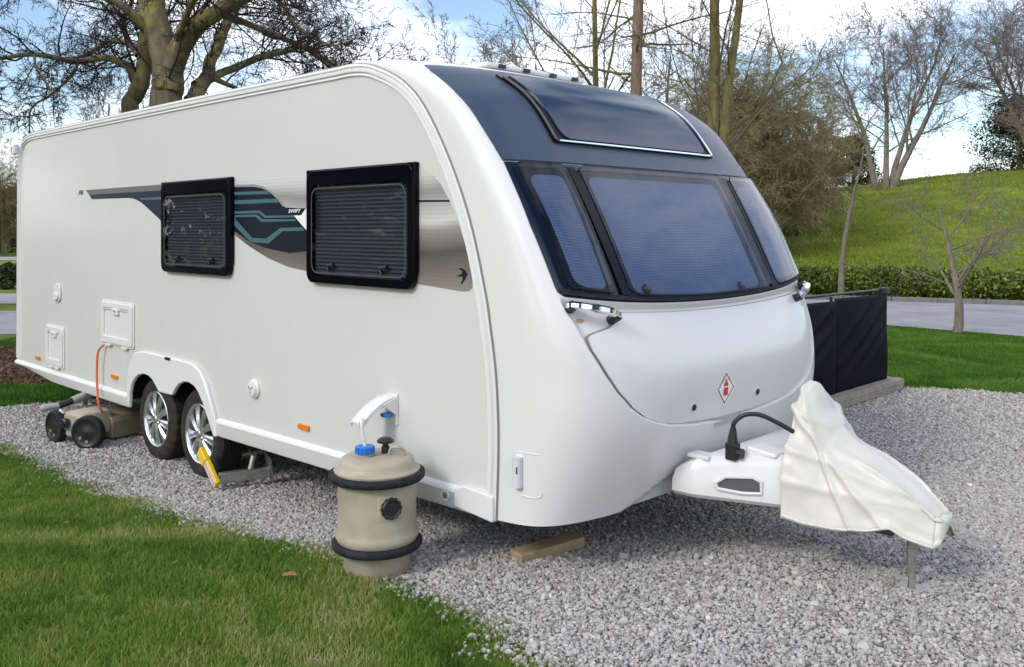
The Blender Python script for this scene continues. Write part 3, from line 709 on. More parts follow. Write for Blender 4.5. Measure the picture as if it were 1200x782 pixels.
decal('silver_edge', [(2.49,2.039),(2.219,2.032),(2.113,2.018),(2.011,1.985),(1.927,1.948),(1.845,1.884),(1.875,1.884),(1.945,1.935),(2.02,1.972),(2.118,2.004),(2.222,2.017),(2.49,2.024)], mat('print_grey', (.28,.275,.27), .4), .0018, dc)
decal('white_wedge', [(1.752,1.829),(1.671,1.829),(1.624,1.866),(1.55,1.872),(1.55,1.70)], M['print_white'], .0024, dc)
for P in ([(2.49,1.991),(2.079,1.986),(2.019,1.966),(2.49,1.971)], [(2.49,1.936),(1.952,1.935),(1.919,1.911),(2.49,1.910)],
  [(2.49,1.863),(2.152,1.865),(2.074,1.831),(1.757,1.830),(1.741,1.818),(2.087,1.816),(2.162,1.848),(2.49,1.847)],
  [(2.49,1.838),(2.187,1.840),(2.108,1.808),(1.741,1.807),(1.725,1.795),(2.131,1.792),(2.201,1.826),(2.49,1.824)],
  [(2.49,1.829),(2.245,1.690),(2.075,1.687),(1.902,1.754),(1.655,1.758),(1.640,1.737),(1.878,1.734),(2.045,1.656),(2.263,1.663),(2.49,1.777)]):
    decal('teal_stripe', P, M['print_teal'], .0024, dc)
lg = decal('side_graphic', [(5.074,2.082),(3.50,2.079),(3.50,2.034),(5.003,2.040)], mat('print_slate', (.13,.135,.15), .4), .0012)
decal('dark_field', [(5.003,2.040),(3.50,2.034),(3.50,1.765),(3.65,1.835),(3.836,1.911),(3.93,1.948),(4.012,1.971),(4.10,1.988),(4.194,1.993),(4.936,2.0)], mat('print_navy', (.012,.022,.042), .35, spec=.25), .0012, lg)
decal('teal_stripe', [(3.963,1.985),(3.50,1.986),(3.50,1.967),(3.931,1.972)], M['print_teal'], .0024, lg)
rg = decal('side_graphic', [(.595,2.072),(.571,2.066),(.527,2.052),(.469,2.025),(.405,1.976),(.335,1.890),(.328,1.880),(.273,1.791),(.22,1.674),(.186,1.576),(.167,1.496),(.169,1.465),(.19,1.449),(.233,1.444),(.595,1.467)], M['print_silver'], .0012)
decal('dark_line', [(.595,1.896),(.332,1.891),(.329,1.882),(.595,1.886)], M['print_dark'], .0024, rg)
decal('bird_emblem', [(.271,1.555),(.24,1.558),(.213,1.546),(.204,1.531),(.198,1.526),(.209,1.52),(.22,1.503),(.24,1.482),(.253,1.479),(.236,1.502),(.236,1.517),(.26,1.516),(.287,1.52),(.262,1.523),(.24,1.531),(.24,1.545)], M['print_dark'], .0024, rg)
def lettering(name, body, size, M4, m, par, shear=.25, ext=.0004):
    cu = bpy.data.curves.new(name, 'FONT'); cu.body = body; cu.size = size; cu.shear = shear; cu.extrude = ext; cu.offset = size*.02
    t = bpy.data.objects.new(name, cu); COL.objects.link(t)
    me = bpy.data.meshes.new_from_object(t.evaluated_get(bpy.context.evaluated_depsgraph_get()))
    bpy.data.objects.remove(t); me.materials.clear(); me.materials.append(m); me.transform(M4)
    o = bpy.data.objects.new(name, me); COL.objects.link(o); o.parent = par; return o
SIDE = Matrix(((-1,0,0,0),(0,0,1,0),(0,1,0,0),(0,0,0,1)))
lettering('lettering', 'F8', .055, Matrix.Translation((5.245,.002,2.044)) @ SIDE @ Matrix.Diagonal((1.9,1,1,1)), M['print_dark'], car)
lettering('lettering', 'SWIFT', .030, Matrix.Translation((1.812,.003,1.846)) @ SIDE @ Matrix.Diagonal((1.55,1,1,1)), M['print_white'], dc)

# ---- side fittings
def hatch(name, u0, u1, z0, z1):
    g = G(); g.side(rrect(u0,u1,z0,z1,.03), -.012, -.001); f = obj(name, g, M['trim_white'], car, bevel=.004)
    g = G(); g.ring(rrect(u0+.015,u1-.015,z0+.015,z1-.015,.03), rrect(u0+.075,u1-.075,z0+.07,z1-.075,.02), -.024, -.010); obj('door_rim', g, M['trim_white'], f, bevel=.006)
    g = G(); um = (u0+u1)/2; g.box((um,.022,z1-.085),(.11,.02,.05)); h = obj('latch', g, M['trim_white'], f, bevel=.005)
    g = G(); g.lathe([(0,0),(.009,0),(.009,.003),(0,.003)], 12, Matrix.Translation((um,.032,z1-.082)) @ Matrix.Rotation(R(-90),4,'X'), cap=False); obj('keyhole', g, M['handle_recess'], h)
    for a, b_ in ((u0+.075, um-.09), (um+.09, u1-.075)):
        g = G(); g.box(((a+b_)/2,.024,z1-.058),(abs(b_-a),.004,.008)); obj('slot', g, M['greyhose'], f)
    for uu in (u0+.16, u1-.16):
        g = G(); g.box((uu,.018,z0-.002),(.10,.02,.02)); obj('hinge', g, M['trim_white'], f, bevel=.004)
hatch('service_hatch', 4.057, 4.706, .80, 1.162); hatch('service_hatch', 5.572, 6.036, .480, .862)
g = G(); g.side(rrect(5.658,5.833,1.078,1.250,.07), -.016, -.001); o = obj('water_inlet', g, M['trim_white'], car, bevel=.006)
g = G(); g.side(rrect(5.69,5.80,1.095,1.165,.03), -.034, -.015); obj('flap', g, M['trim_white'], o, bevel=.008)
for u, z in ((6.271,.515),(4.44,.545),(1.634,.572)):
    g = G(); g.side(rrect(u-.058,u+.058,z-.017,z+.017,.012), -.016, -.001); o = obj('side_marker', g, M['orange'], car, bevel=.005)
g = G(); Mv = Matrix.Translation((2.21,.001,.728)) @ Matrix.Rotation(R(-90),4,'X')
g.lathe([(0,0),(.062,0),(.062,.012),(.054,.020),(.050,.020),(.048,.030),(.030,.034),(0,.034)], 32, Mv, cap=False); o = obj('flue_vent', g, M['trim_white'], car, smooth=40)
g = G(); [g.lathe([(0,0),(.006,0),(.006,.002),(0,.002)], 8, Matrix.Translation((2.21+a,.0355,.728+b_)) @ Matrix.Rotation(R(-90),4,'X'), cap=False) for a, b_ in ((-.02,.01),(.02,.01),(0,-.02),(0,.0))]; obj('hole', g, M['handle_recess'], o)
g = G(); g.lathe([(0,0),(.028,0),(.028,.006),(.020,.006),(.020,.003),(0,.003)], 24, Matrix.Translation((.34,.021,.44)) @ Matrix.Rotation(R(-90),4,'X'), cap=False); o = obj('corner_steady_port', g, M['trim_white'], car)
g = G(); g.lathe([(.004,.004),(.016,.004),(.016,.0065),(.004,.0065)], 20, Matrix.Translation((.34,.021,.44)) @ Matrix.Rotation(R(-90),4,'X')); obj('bolt', g, M['steel'], o)
# water pump housing: bracket, hood, tap
g = G(); g.side([(.738,.885),(.815,.872),(.815,.76),(.79,.735),(.75,.72),(.738,.72)], -.010, -.001); wp = obj('pump_inlet', g, M['trim_white'], car, bevel=.003)
g = G(); rows = []
for t in np.linspace(0, 1, 10):
    y = .004+.205*t; zc = .880-.02*t-.105*t*t
    rows.append([(.842+.035*t, y, zc-.035),(.842+.035*t, y, zc-.008),(.832+.035*t, y, zc),(.752+.035*t, y, zc),(.742+.035*t, y, zc-.008),(.742+.035*t, y, zc-.035),(.748+.035*t, y, zc-.035),(.748+.035*t, y, zc-.01),(.836+.035*t, y, zc-.01),(.836+.035*t, y, zc-.035)])
g.loft(rows); obj('hood', g, M['trim_white'], wp, smooth=40)
g = G(); g.add([(.745,.009,.868),(.745,.10,.835),(.745,.009,.77),(.739,.009,.868),(.739,.10,.835),(.739,.009,.77)], [(0,1,2),(3,5,4),(0,3,4,1),(1,4,5,2),(2,5,3,0)]); obj('gusset', g, M['trim_white'], wp)
g = G(); g.box((.775,.05,.775),(.05,.05,.022)); obj('tap', g, M['blue'], wp, bevel=.006)

# ---- wheels
def wheel(u):
    c = Matrix.Translation((u, -.055, .288)) @ Matrix.Rotation(R(-90),4,'X')      # local z = outward
    rt, wd = .322, .19
    w_ = tag(bpy.data.objects.new('wheel', None)); COL.objects.link(w_); w_.parent = car; w_.empty_display_size = .1
    prof = [(.205,-wd),(.285,-wd-.004),(.308,-wd+.012),(.320,-wd+.03)]
    for k in range(5):
        z0 = -wd+.038+k*.026; prof += [(.322,z0),(.322,z0+.019),(.314,z0+.020),(.314,z0+.0255)]
    prof += [(.320,-.022),(.308,-.008),(.286,.004),(.250,.006),(.220,.002),(.212,-.01)]
    g = G(); n = 120; g.lathe(prof, n, c, cap=False)
    # shoulder blocks: pull every second pair of vertices in at the tread edge
    for i, (r_, z_) in enumerate(prof):
        if r_ in (.320, .308, .322):
            for k in range(n):
                if k % 5 == 0:
                    p = Vector(g.v[i*n+k]); d = p-Vector((u, p.y, .288)); g.v[i*n+k] = tuple(p-d.normalized()*.008)
    ty = obj('tyre', g, M['tyre'], w_, smooth=40)
    g = G(); g.lathe([(.213,-wd+.02),(.206,-.03),(.212,-.012),(.216,.002),(.210,.006),(.203,.002),(.196,-.012),(.193,-.06),(.19,-.10)], 64, c, cap=False)
    rim = obj('rim', g, M['alloy'], w_, smooth=40)
    g = G(); g.lathe([(0,-.085),(.19,-.085),(.19,-.08),(0,-.08)], 40, c, cap=False); obj('brake_drum', g, M['alloydark'], rim)
    ns = 9
    for k in range(ns):
        a = 2*math.pi*k/ns+.17; g = G(); secs = []
        for r_, hw, zo, rid in ((.030,.016,.006,.008),(.07,.019,.010,.010),(.13,.026,.004,.012),(.185,.037,-.004,.010),(.205,.044,-.008,.006)):
            q = []
            for lx, lz in ((-hw,-.03),(-hw,zo-.012),(-hw*.12,zo),(hw*.55,zo-.002),(hw,zo-.014),(hw,-.03)):
                q.append(c @ Vector((r_*math.cos(a)-lx*math.sin(a), r_*math.sin(a)+lx*math.cos(a), lz)))
            secs.append(q)
        g.loft(secs); obj('spoke', g, M['alloy'], rim, smooth=20)
    g = G(); g.lathe([(0,.014),(.022,.014),(.030,.008),(.034,-.01)], 24, c, cap=False); obj('hub_cap', g, M['steel'], rim)
    for k in range(5):
        g = G(); g.lathe([(0,.012),(.007,.012),(.007,-.005)], 6, c @ Matrix.Translation((.052*math.cos(2*math.pi*k/5),.052*math.sin(2*math.pi*k/5),0)), cap=False); obj('wheel_bolt', g, M['steel'], rim)
    return w_
wheel(3.80)
wheel(3.085)
for u in (3.80, 3.085):          # far side tyres, just seen under the floor
    g = G(); g.lathe([(.2,0),(.3,0),(.322,.03),(.322,.17),(.3,.19),(.2,.19)], 40, Matrix.Translation((u,-W+.06,.288)) @ Matrix.Rotation(R(-90),4,'X')); obj('tyre', g, M['tyre'], car)
# corner steadies
for u, v in ((6.35,.45),(6.35,1.9),(.55,1.9)):
    g = G(); zg = -.025 if u > 5 else .12
    g.box((u-.0,-v,(zg+.42)/2),(.05,.05,.42-zg)); g.box((u,-v,zg+.012),(.16,.12,.02)); obj('corner_steady', g, M['steel'], car, bevel=.006)
# ---- A-frame fairing
def fair_sec(t):
    """cross-section of the moulded drawbar fairing, t metres ahead of the side wall corner"""
    hw = lerpT([(.50,.50),(.60,.475),(.97,.255),(1.1,.20)], t); zb = lerpT([(.50,.472),(.95,.445),(1.3,.44)], t); zt = lerpT([(.50,.60),(.56,.64),(.64,.668),(.95,.685),(1.3,.66)], t)
    c = W/2; zs = zt-.055
    return [(-t, -(c-hw+.02), zb), (-t, -(c-hw), zb+.02), (-t, -(c-hw+.004), zs), (-t, -(c-hw+.03), zt-.012), (-t, -(c-hw+.06), zt), (-t, -(c+hw-.06), zt), (-t, -(c+hw-.03), zt-.012), (-t, -(c+hw), zs), (-t, -(c+hw), zb+.02), (-t, -(c+hw-.02), zb)]
g = G(); g.loft([fair_sec(t) for t in np.linspace(.50, 1.04, 16)]); af = obj('drawbar_fairing', g, M['grp_white'], car, smooth=40)
# hand grip recess: raised rim round a dark pocket on the near face
def fp(t, f, o=0):
    q = fair_sec(t); a, b_ = Vector(q[1]), Vector(q[2]); p = a+(b_-a)*f; t2 = t+.01; q2 = fair_sec(t2); tv = (Vector(q2[1])-a).normalized(); n = tv.cross(b_-a).normalized()
    if n.y < 0: n = -n
    return p+n*o
PO = [(.70,.30),(.69,.50),(.73,.72),(.835,.74),(.87,.60),(.87,.26),(.80,.22)]
g = G(); g.add([fp(t, f, .003) for t, f in PO], [tuple(range(len(PO)))]); gp = obj('hand_grip', g, M['handle_recess'], af, smooth=0, fix=False)
g = G(); cl = [fp(t, f, .004) for t, f in PO]; g.tube(cl+[cl[0], cl[1]], .009, 6, cap=False); obj('grip_rim', g, M['trim_white'], gp)
g = G(); g.loft([[(-.78,-.90,.67),(-.78,-.90,.715),(-.78,-1.05,.715),(-.78,-1.05,.67)],[(-.92,-.92,.67),(-.92,-.93,.69),(-.92,-1.03,.69),(-.92,-1.03,.67)]]); obj('fairing_step', g, M['trim_white'], af, bevel=.01)
g = G(); g.box((-.60,-.80,.655),(.12,.09,.02)); obj('fairing_plate', g, M['trim_white'], af, bevel=.006)
# tow cable and plug
g = G(); g.loft([[(-.745+a*.028,-.835+b_*.026,z) for a, b_ in ((-1,-1),(1,-1),(1,1),(-1,1))] for z in (.655,.735)]); pl = obj('tow_plug', g, M['blackplastic'], car, bevel=.006)
g = G(); g.tube([(-.745,-.835,.735),(-.745,-.835,.76),(-.747,-.836,.805)], [.026,.022,.014], 10); obj('strain_relief', g, M['blackplastic'], pl)
g = G(); g.lathe([(0,-.012),(.024,-.012),(.024,.012),(0,.012)], 16, Matrix.Translation((-.785,-.835,.69)) @ Matrix.Rotation(R(90),4,'Y'), cap=False); obj('plug_cap', g, M['blackplastic'], pl)
g = G(); g.tube(smooth_path([(-.747,-.836,.80),(-.752,-.838,.83),(-.79,-.86,.868),(-.85,-.90,.872),(-.92,-.95,.835),(-1.0,-1.03,.77)], 6), .0115, 8); obj('tow_cable', g, M['blackplastic'], pl, smooth=60)
# jockey stand under the cover and hitch tip
g = G(); g.box((-1.10,-W/2+.10,.40),(.26,.05,.055), Matrix.Rotation(R(5),3,'Y')); o = obj('handbrake_bracket', g, M['beige'], car, bevel=.008)
g = G(); g.lathe([(.022,-.006),(.038,-.006),(.038,.006),(.022,.006),(.022,-.006)], 20, Matrix.Translation((-1.23,-W/2+.14,.40)) @ Matrix.Rotation(R(90),4,'X'), cap=False); obj('ring', g, M['steel'], o)
g = G(); g.box((-1.1,-W/2,.47),(.9,.10,.08)); g.box((-1.30,-W/2+.02,.40),(.16,.10,.06)); obj('drawbar', g, M['handle_recess'], car, bevel=.01)
zj = .13
g = G(); g.tube([(-1.44,-W/2,.56),(-1.44,-W/2,zj+.11)], .022, 10); jk = obj('prop_stand', g, M['steel'], car)
g = G(); g.box((-1.44,-W/2,zj+.012),(.12,.09,.02)); g.tube([(-1.44,-W/2,zj+.02),(-1.44,-W/2,zj+.13)], .017, 10); obj('foot_plate', g, M['steel'], jk, bevel=.004)

# ------------------------------------------------------------------ hitch cover (cream vinyl), stands on the drawbar
hc = tag(empty('hitch_cover', (CX, CY, 0), ANG), 'loose cream vinyl cover draped over the tow hitch in front of the caravan', 'cover')
random.seed(5)
def cover_sec(t):
    zt = lerpT([(.96,1.005),(.99,1.005),(1.02,.96),(1.06,.875),(1.11,.80),(1.17,.755),(1.28,.70),(1.40,.625),(1.50,.555),(1.57,.50)], t)
    zb = lerpT([(.96,.415),(1.05,.40),(1.2,.395),(1.32,.41),(1.41,.435),(1.47,.40),(1.57,.375)], t)
    hw = lerpT([(.96,.285),(1.05,.27),(1.2,.230),(1.4,.165),(1.57,.100)], t)
    tw = lerpT([(.96,.04),(1.08,.045),(1.25,.05),(1.45,.05),(1.57,.055)], t)
    sh = lerpT([(.96,.62),(1.05,.70),(1.13,.78),(1.3,.86),(1.57,.93)], t)
    c = W/2; Q = []
    half = [(hw+.01, zb), (hw+.012, zb+.015), (hw, zb+(zt-zb)*.22), (hw*.96, zb+(zt-zb)*.42), (hw*.80, zb+(zt-zb)*sh*.84), (hw*.50+tw*.3, zb+(zt-zb)*(sh+.10)), (tw*1.7, zb+(zt-zb)*.93), (tw*.9, zt-.012), (0, zt)]
    def up(P):
        d = np.r_[0, np.cumsum([math.dist(a, b_) for a, b_ in zip(P, P[1:])])]; tt = np.linspace(0, d[-1], 52)
        return list(zip(np.interp(tt, d, [p[0] for p in P]), np.interp(tt, d, [p[1] for p in P])))
    H = up(half)
    pts = [(-t, -(c-a), z) for a, z in H] + [(-t, -(c+a), z) for a, z in H[-2::-1]]
    return pts
secs = [cover_sec(t) for t in np.linspace(.96, 1.57, 110)]
def fold(p):
    x, y, z = p; v = Vector(p)
    d = .014*noise.noise(v*3.2)+.0055*noise.noise(v*10+Vector((3,1,7)))
    # tension folds running from the peak down towards the tip
    ax = -x-.98; az = z-.98
    for sl, ph, am in ((-.62,-.10,.030),(-1.05,-.12,.024),(-.30,-.26,.018),(-1.9,-.04,.022),(-.10,-.40,.010)):
        e = az-sl*ax-ph; d += am*math.exp(-abs(e/.017)**1.3)*math.exp(-ax*2.2)
    return d
V = []
for q in secs:
    nq = []
    for i, p in enumerate(q):
        d = fold(p); sgn = 1 if p[1] > -W/2 else -1
        edge = min(1, abs(p[1]+W/2)/.06)
        nq.append((p[0], p[1]+sgn*d*edge*1.2, p[2]+d*.5))
    V.append(nq)
g = G(); g.grid(V)
tip = V[-1]; n = len(tip); cen = (tip[0][0]-.03, -W/2, .46)
g.add([*tip, *[(p[0]-.022, -W/2+(p[1]+W/2)*.82, .46+(p[2]-.46)*.80) for p in tip], cen], [(k, k+1, n+k+1, n+k) for k in range(n-1)]+[(n+k, n+k+1, 2*n) for k in range(n-1)])
o = obj('cover', g, M['vinyl'], hc, smooth=180, fix=False)
sd = o.modifiers.new('thick', 'SOLIDIFY'); sd.thickness = .004; sd.offset = -1
g = G(); hem = [Vector(q[1])+Vector((0,.003,0)) for q in V]; g.tube(hem, .006, 6); hem2 = [Vector(p)+Vector((.0,0,0)) for p in V[0]]; g.tube(hem2, .006, 6); obj('hem', g, M['vinyl'], hc, smooth=60)

# ------------------------------------------------------------------ fresh water container
cx_, cy_ = -.644, 4.30; cz_ = float(gz(cx_, cy_))+.060
fw = tag(empty('water_container', (cx_, cy_, cz_), R(18)), 'upright beige water container with two black hoops and a blue cap, beside the caravan', 'water container')
body = [(0,-.055),(.150,-.055),(.158,-.043),(.160,.05),(.178,.075),(.190,.10),(.199,.118),(.192,.135),(.186,.16),(.186,.355),(.190,.372),(.200,.385),(.200,.41),(.205,.428),(.190,.436),(.181,.442),(.178,.462),(.170,.478),(.155,.486),(.10,.490),(0,.491)]
g = G(); g.lathe(body, 64, cap=False); obj('body', g, M['beige'], fw, smooth=50)
def hoop(z, r):
    g = G(); P = [(r,z-.018),(r+.022,z-.020),(r+.030,z-.012),(r+.032,z),(r+.030,z+.012),(r+.020,z+.018),(r,z+.017)]; g.lathe(P, 64, cap=False); obj('rubber_hoop', g, M['rubber'], fw, smooth=50)
hoop(.078,.183); hoop(.402,.197)
c60 = R(-90-18)
def onlid(dx, dy, z): # world-aligned offsets on the lid
    v = Matrix.Rotation(R(-18),3,'Z') @ Vector((dx,dy,z)); return v
g = G(); p = onlid(-.055,-.02,.488); g.lathe([(0,0),(.036,0),(.036,.018)], 24, Matrix.Translation(p), cap=False); obj('filler_neck', g, M['beige'], fw)
g = G()
pr = [(.040,.014),(.044,.018),(.044,.046),(.040,.050),(0,.050)]; g.lathe(pr, 30, Matrix.Translation(p), cap=False)
for k in range(15):
    a = 2*math.pi*k/15; g.box(tuple(Vector(p)+Vector((.044*math.cos(a),.044*math.sin(a),.032))), (.006,.006,.028), Matrix.Rotation(a,3,'Z'))
obj('cap', g, M['blue'], fw, smooth=30)
g = G(); p2 = onlid(.035,.035,.486); g.lathe([(0,0),(.020,0),(.020,.035),(.014,.04),(.014,.05),(.04,.056),(.042,.066),(.025,.078),(0,.080)], 20, Matrix.Translation(p2), cap=False); obj('breather_valve', g, M['blackplastic'], fw, smooth=40)
g = G(); q = [onlid(*a) for a in ((.055,.0,.486),(.07,-.01,.525),(.10,-.02,.53),(.125,-.01,.515),(.13,0,.478))]; g.tube(smooth_path(q, 5), .008, 8); obj('lid_handle', g, M['beige'], fw, smooth=60)
# side boss with black cap
a = R(-62); dirv = Vector((math.cos(a), math.sin(a), 0)); Q = Matrix.Rotation(R(-18),3,'Z') @ dirv
Mx = Matrix.Translation(Q*.175+Vector((0,0,.285))) @ Q.to_track_quat('Z','Y').to_matrix().to_4x4()
g = G(); g.lathe([(.030,0),(.046,0),(.048,.012),(.048,.026),(.042,.032),(.034,.026),(0,.026)], 24, Mx, cap=False)
for k in range(12):
    b_ = 2*math.pi*k/12; g.box(tuple(Mx @ Vector((.047*math.cos(b_),.047*math.sin(b_),.019))), (.008,.008,.014), Mx.to_3x3() @ Matrix.Rotation(b_,3,'Z'))
obj('outlet_cap', g, M['blackplastic'], fw, smooth=30)
g = G(); rows = []
for q in np.linspace(0, 1, 8):
    row = []
    for t in np.linspace(-1, 1, 14):
        b_ = a+t*.36-R(18); r_ = .1885 if abs(t) < .9 and .05 < q < .95 else .185; row.append((r_*math.cos(b_), r_*math.sin(b_), .215+.135*q))
    rows.append(row)
g.grid(rows); obj('flat_panel', g, M['beige'], fw, smooth=30, fix=False)
# pump hose from the container to the inlet hood
wu = lambda u, v, z: (CX+u*math.cos(ANG)+v*math.sin(ANG), CY+u*math.sin(ANG)-v*math.cos(ANG), z)
g = G(); capw = Vector((cx_-.055, cy_-.02, cz_+.536)); h1 = wu(.80,-.165,.775)
g.tube(smooth_path([tuple(capw), (capw.x-.012,capw.y,capw.z+.06), (capw.x-.020,capw.y+.02,capw.z+.12), ((capw.x+h1[0])/2-.02,(capw.y+h1[1])/2,h1[2]-.015), h1, wu(.80,-.10,.80)], 6), .0095, 8)
tag(obj('water_hose', g, M['trim_white'], smooth=60), 'short white hose rising from the blue cap to the hooded inlet on the caravan wall', 'hose')

# ------------------------------------------------------------------ waste water tank
wt = tag(empty('waste_tank', (-3.60,7.36,-.025), math.atan2(.85,.53)), 'low beige waste water tank on two black wheels under the back of the caravan', 'water tank')
# local x = along the tank (away from the viewer), y = left
g = G(); secs = []
for x, k in ((0,.80),(.02,.92),(.05,1),(.25,1),(.27,.97)):
    secs.append([(x, a*k, .15+(b_-.15)*k) for a, b_ in ((-.15,.09),(-.155,.20),(-.13,.262),(-.06,.275),(.06,.275),(.13,.262),(.155,.20),(.15,.09),(.10,.055),(-.10,.055))])
g.loft(secs); obj('body', g, M['beige'], wt, smooth=30, bevel=.012, seg=3)
g = G(); secs = []
for x, k in ((.24,.95),(.28,1),(.70,1),(.74,.9)):
    secs.append([(x, a*k, b_) for a, b_ in ((-.19,.03),(-.195,.17),(-.17,.21),(.17,.21),(.195,.17),(.19,.03))])
g.loft(secs); obj('rear_body', g, M['darkbeige'], wt, smooth=30, bevel=.012, seg=3)
for y in (-.225, .215):
    Mx = Matrix.Translation((.0,y,.135)) @ Matrix.Rotation(R(-90),4,'Y') @ Matrix.Rotation(R(25 if y < 0 else -5),4,'X')
    g = G(); g.lathe([(.085,-.035),(.128,-.035),(.135,-.026),(.135,.02),(.128,.030),(.112,.034),(.108,.026)], 40, Mx, cap=False); wh = obj('wheel', g, M['rubber'], wt, smooth=40)
    g = G(); g.lathe([(.110,.026),(.10,.018),(.05,.014),(.035,.022),(0,.024)], 40, Mx, cap=False); hb = obj('hub', g, M['blackplastic'], wh, smooth=40)
    g = G(); [g.lathe([(0,.0175),(.014,.0175),(.014,.0205),(0,.0205)], 14, Mx @ Matrix.Translation((.072*math.cos(b_),.072*math.sin(b_),0)), cap=False) for b_ in (2.2,3.1)]; obj('hub_hole', g, M['darkbeige'], hb)
g = G(); g.tube([(.0,-.225,.135),(.0,.215,.135)], .014, 8); obj('axle', g, M['steel'], wt)
g = G(); g.lathe([(0,0),(.036,0),(.040,.01),(.040,.035),(.03,.042),(0,.042)], 20, Matrix.Translation((-.01,.05,.185)) @ Matrix.Rotation(R(-90),4,'Y'), cap=False); o = obj('drain_cap', g, M['blackplastic'], wt, smooth=35)
g = G(); g.box((-.06,.05,.185),(.02,.06,.02)); obj('cap_grip', g, M['blackplastic'], o, bevel=.004)
g = G(); g.tube(smooth_path([(.0,.11,.255),(-.015,.13,.275),(.0,.155,.275),(.02,.16,.25)], 5), .010, 8); obj('carry_lug', g, M['lens_white'], wt, smooth=60)
g = G(); g.tube(smooth_path([(-3.96,7.56,.235),(-3.90,7.60,.245),(-3.84,7.64,.245)], 5), [.022,.030,.032,.030,.029,.028,.028,.028,.028,.027,.026], 10)
hs = obj('waste_hose', g, M['greyhose'], smooth=60); tag(hs, 'grey waste hose with a black joint lying on top of the wheeled tank', 'hose')
g = G(); g.tube(smooth_path([(-3.845,7.637,.247),(-3.80,7.68,.262),(-3.765,7.72,.275)], 5), .029, 10); obj('joint', g, M['blackplastic'], hs, smooth=60)
g = G(); g.tube(smooth_path([(-3.77,7.715,.273),(-3.71,7.80,.30),(-3.62,7.92,.318),(-3.4,8.2,.34)], 6), .034, 12); obj('pipe', g, M['greyhose'], hs, smooth=60)
# mains cable
g = G(); P = [wu(4.60,-.012,.805), wu(4.66,-.05,.74), wu(4.69,-.052,.60), wu(4.675,-.055,.43), wu(4.64,-.05,.28), wu(4.68,.05,.14), wu(4.70,.15,.05), wu(4.60,.35,.0), wu(4.0,.75,-.01), wu(3.4,.95,-.015)]
g.tube(smooth_path(P, 7), .0095, 8); tag(obj('power_cable', g, M['cable'], smooth=60), 'orange mains cable hanging from the caravan hatch and running under the floor', 'cable')

# ------------------------------------------------------------------ wheel clamp
wc = tag(empty('wheel_clamp', wu(2.86,-.03,0), 0), 'yellow and steel wheel clamp locked to the front wheel of the pair', 'wheel clamp')
def rel(p): return Vector(p)-Vector(wu(2.86,-.03,0))
a, b_ = Vector(wu(2.82,-.065,.245)), Vector(wu(2.59,-.065,.045)); d = (b_-a).normalized(); ov = Vector(wu(0,-1,0))-Vector(wu(0,0,0)); ov.normalize(); sd_ = d.cross(ov).normalized(); F3 = Matrix((d, sd_, ov)).transposed()
mid = (a+b_)/2; Ln = (b_-a).length
g = G(); g.box(rel(mid), (Ln, .066, .030), F3); obj('arm', g, M['yellow'], wc, bevel=.006)
g = G(); g.box(rel(a+d*.06+ov*.004), (.11, .076, .042), F3); obj('arm_sleeve', g, M['yellow'], wc, bevel=.008)
g = G(); g.box(rel(mid+d*.055+ov*.0165), (Ln*.58, .048, .003), F3); lb = obj('warning_label', g, M['pink'], wc)
g = G(); k0 = mid+d*.05+ov*.0185
for k in range(8): g.box(rel(k0+d*(-.09+.024*k)), (.013, .026 if k % 3 else .018, .001), F3)
obj('lettering', g, mat('label_red', (.60,.25,.25), .6), lb)
g = G(); p0 = Vector(wu(2.64,-.03,.075)); p1 = Vector(wu(2.55,.30,.075)); dd = (p1-p0).normalized(); up = Vector((0,0,1)); s3 = Matrix((dd, up.cross(dd).normalized(), up)).transposed()
g.box(rel((p0+p1)/2), ((p1-p0).length, .05, .07), s3); obj('cross_bar', g, M['steel'], wc, bevel=.006)
g = G(); pm = p0+(p1-p0)*.62+Vector((0,0,.035)); g.tube([rel(pm), rel(pm+Vector((.015,.02,.085)))], .020, 12); obj('lock_barrel', g, M['steel'], wc)
g = G(); Mp = Matrix.Rotation(math.atan2(dd.y, dd.x), 3, 'Z') @ Matrix.Rotation(R(-12),3,'Y') @ Matrix.Rotation(R(18),3,'X'); g.box(rel(p1+Vector((0,0,.03))), (.012, .12, .20), Mp); obj('back_plate', g, M['steel'], wc, bevel=.004)
# timber under the front corner
g = G(); p = Vector(wu(.05,.45,0)); zb_ = float(gz(p.x,p.y))
g.box((0,0,0), (.40,.10,.055)); o = obj('timber_block', g, M['wood'], bevel=.006); o.location = (p.x-.03, p.y-.03, zb_+.04); o.rotation_euler = (R(3),R(-2),R(35)); tag(o, 'short plank of bare timber lying on the gravel under the caravan front corner', 'plank')

# ------------------------------------------------------------------ decking and windbreak on the far side
dk = tag(empty('timber_deck', wu(.88,7.1,0), ANG), 'low grey timber deck on the gravel beyond the caravan', 'deck')
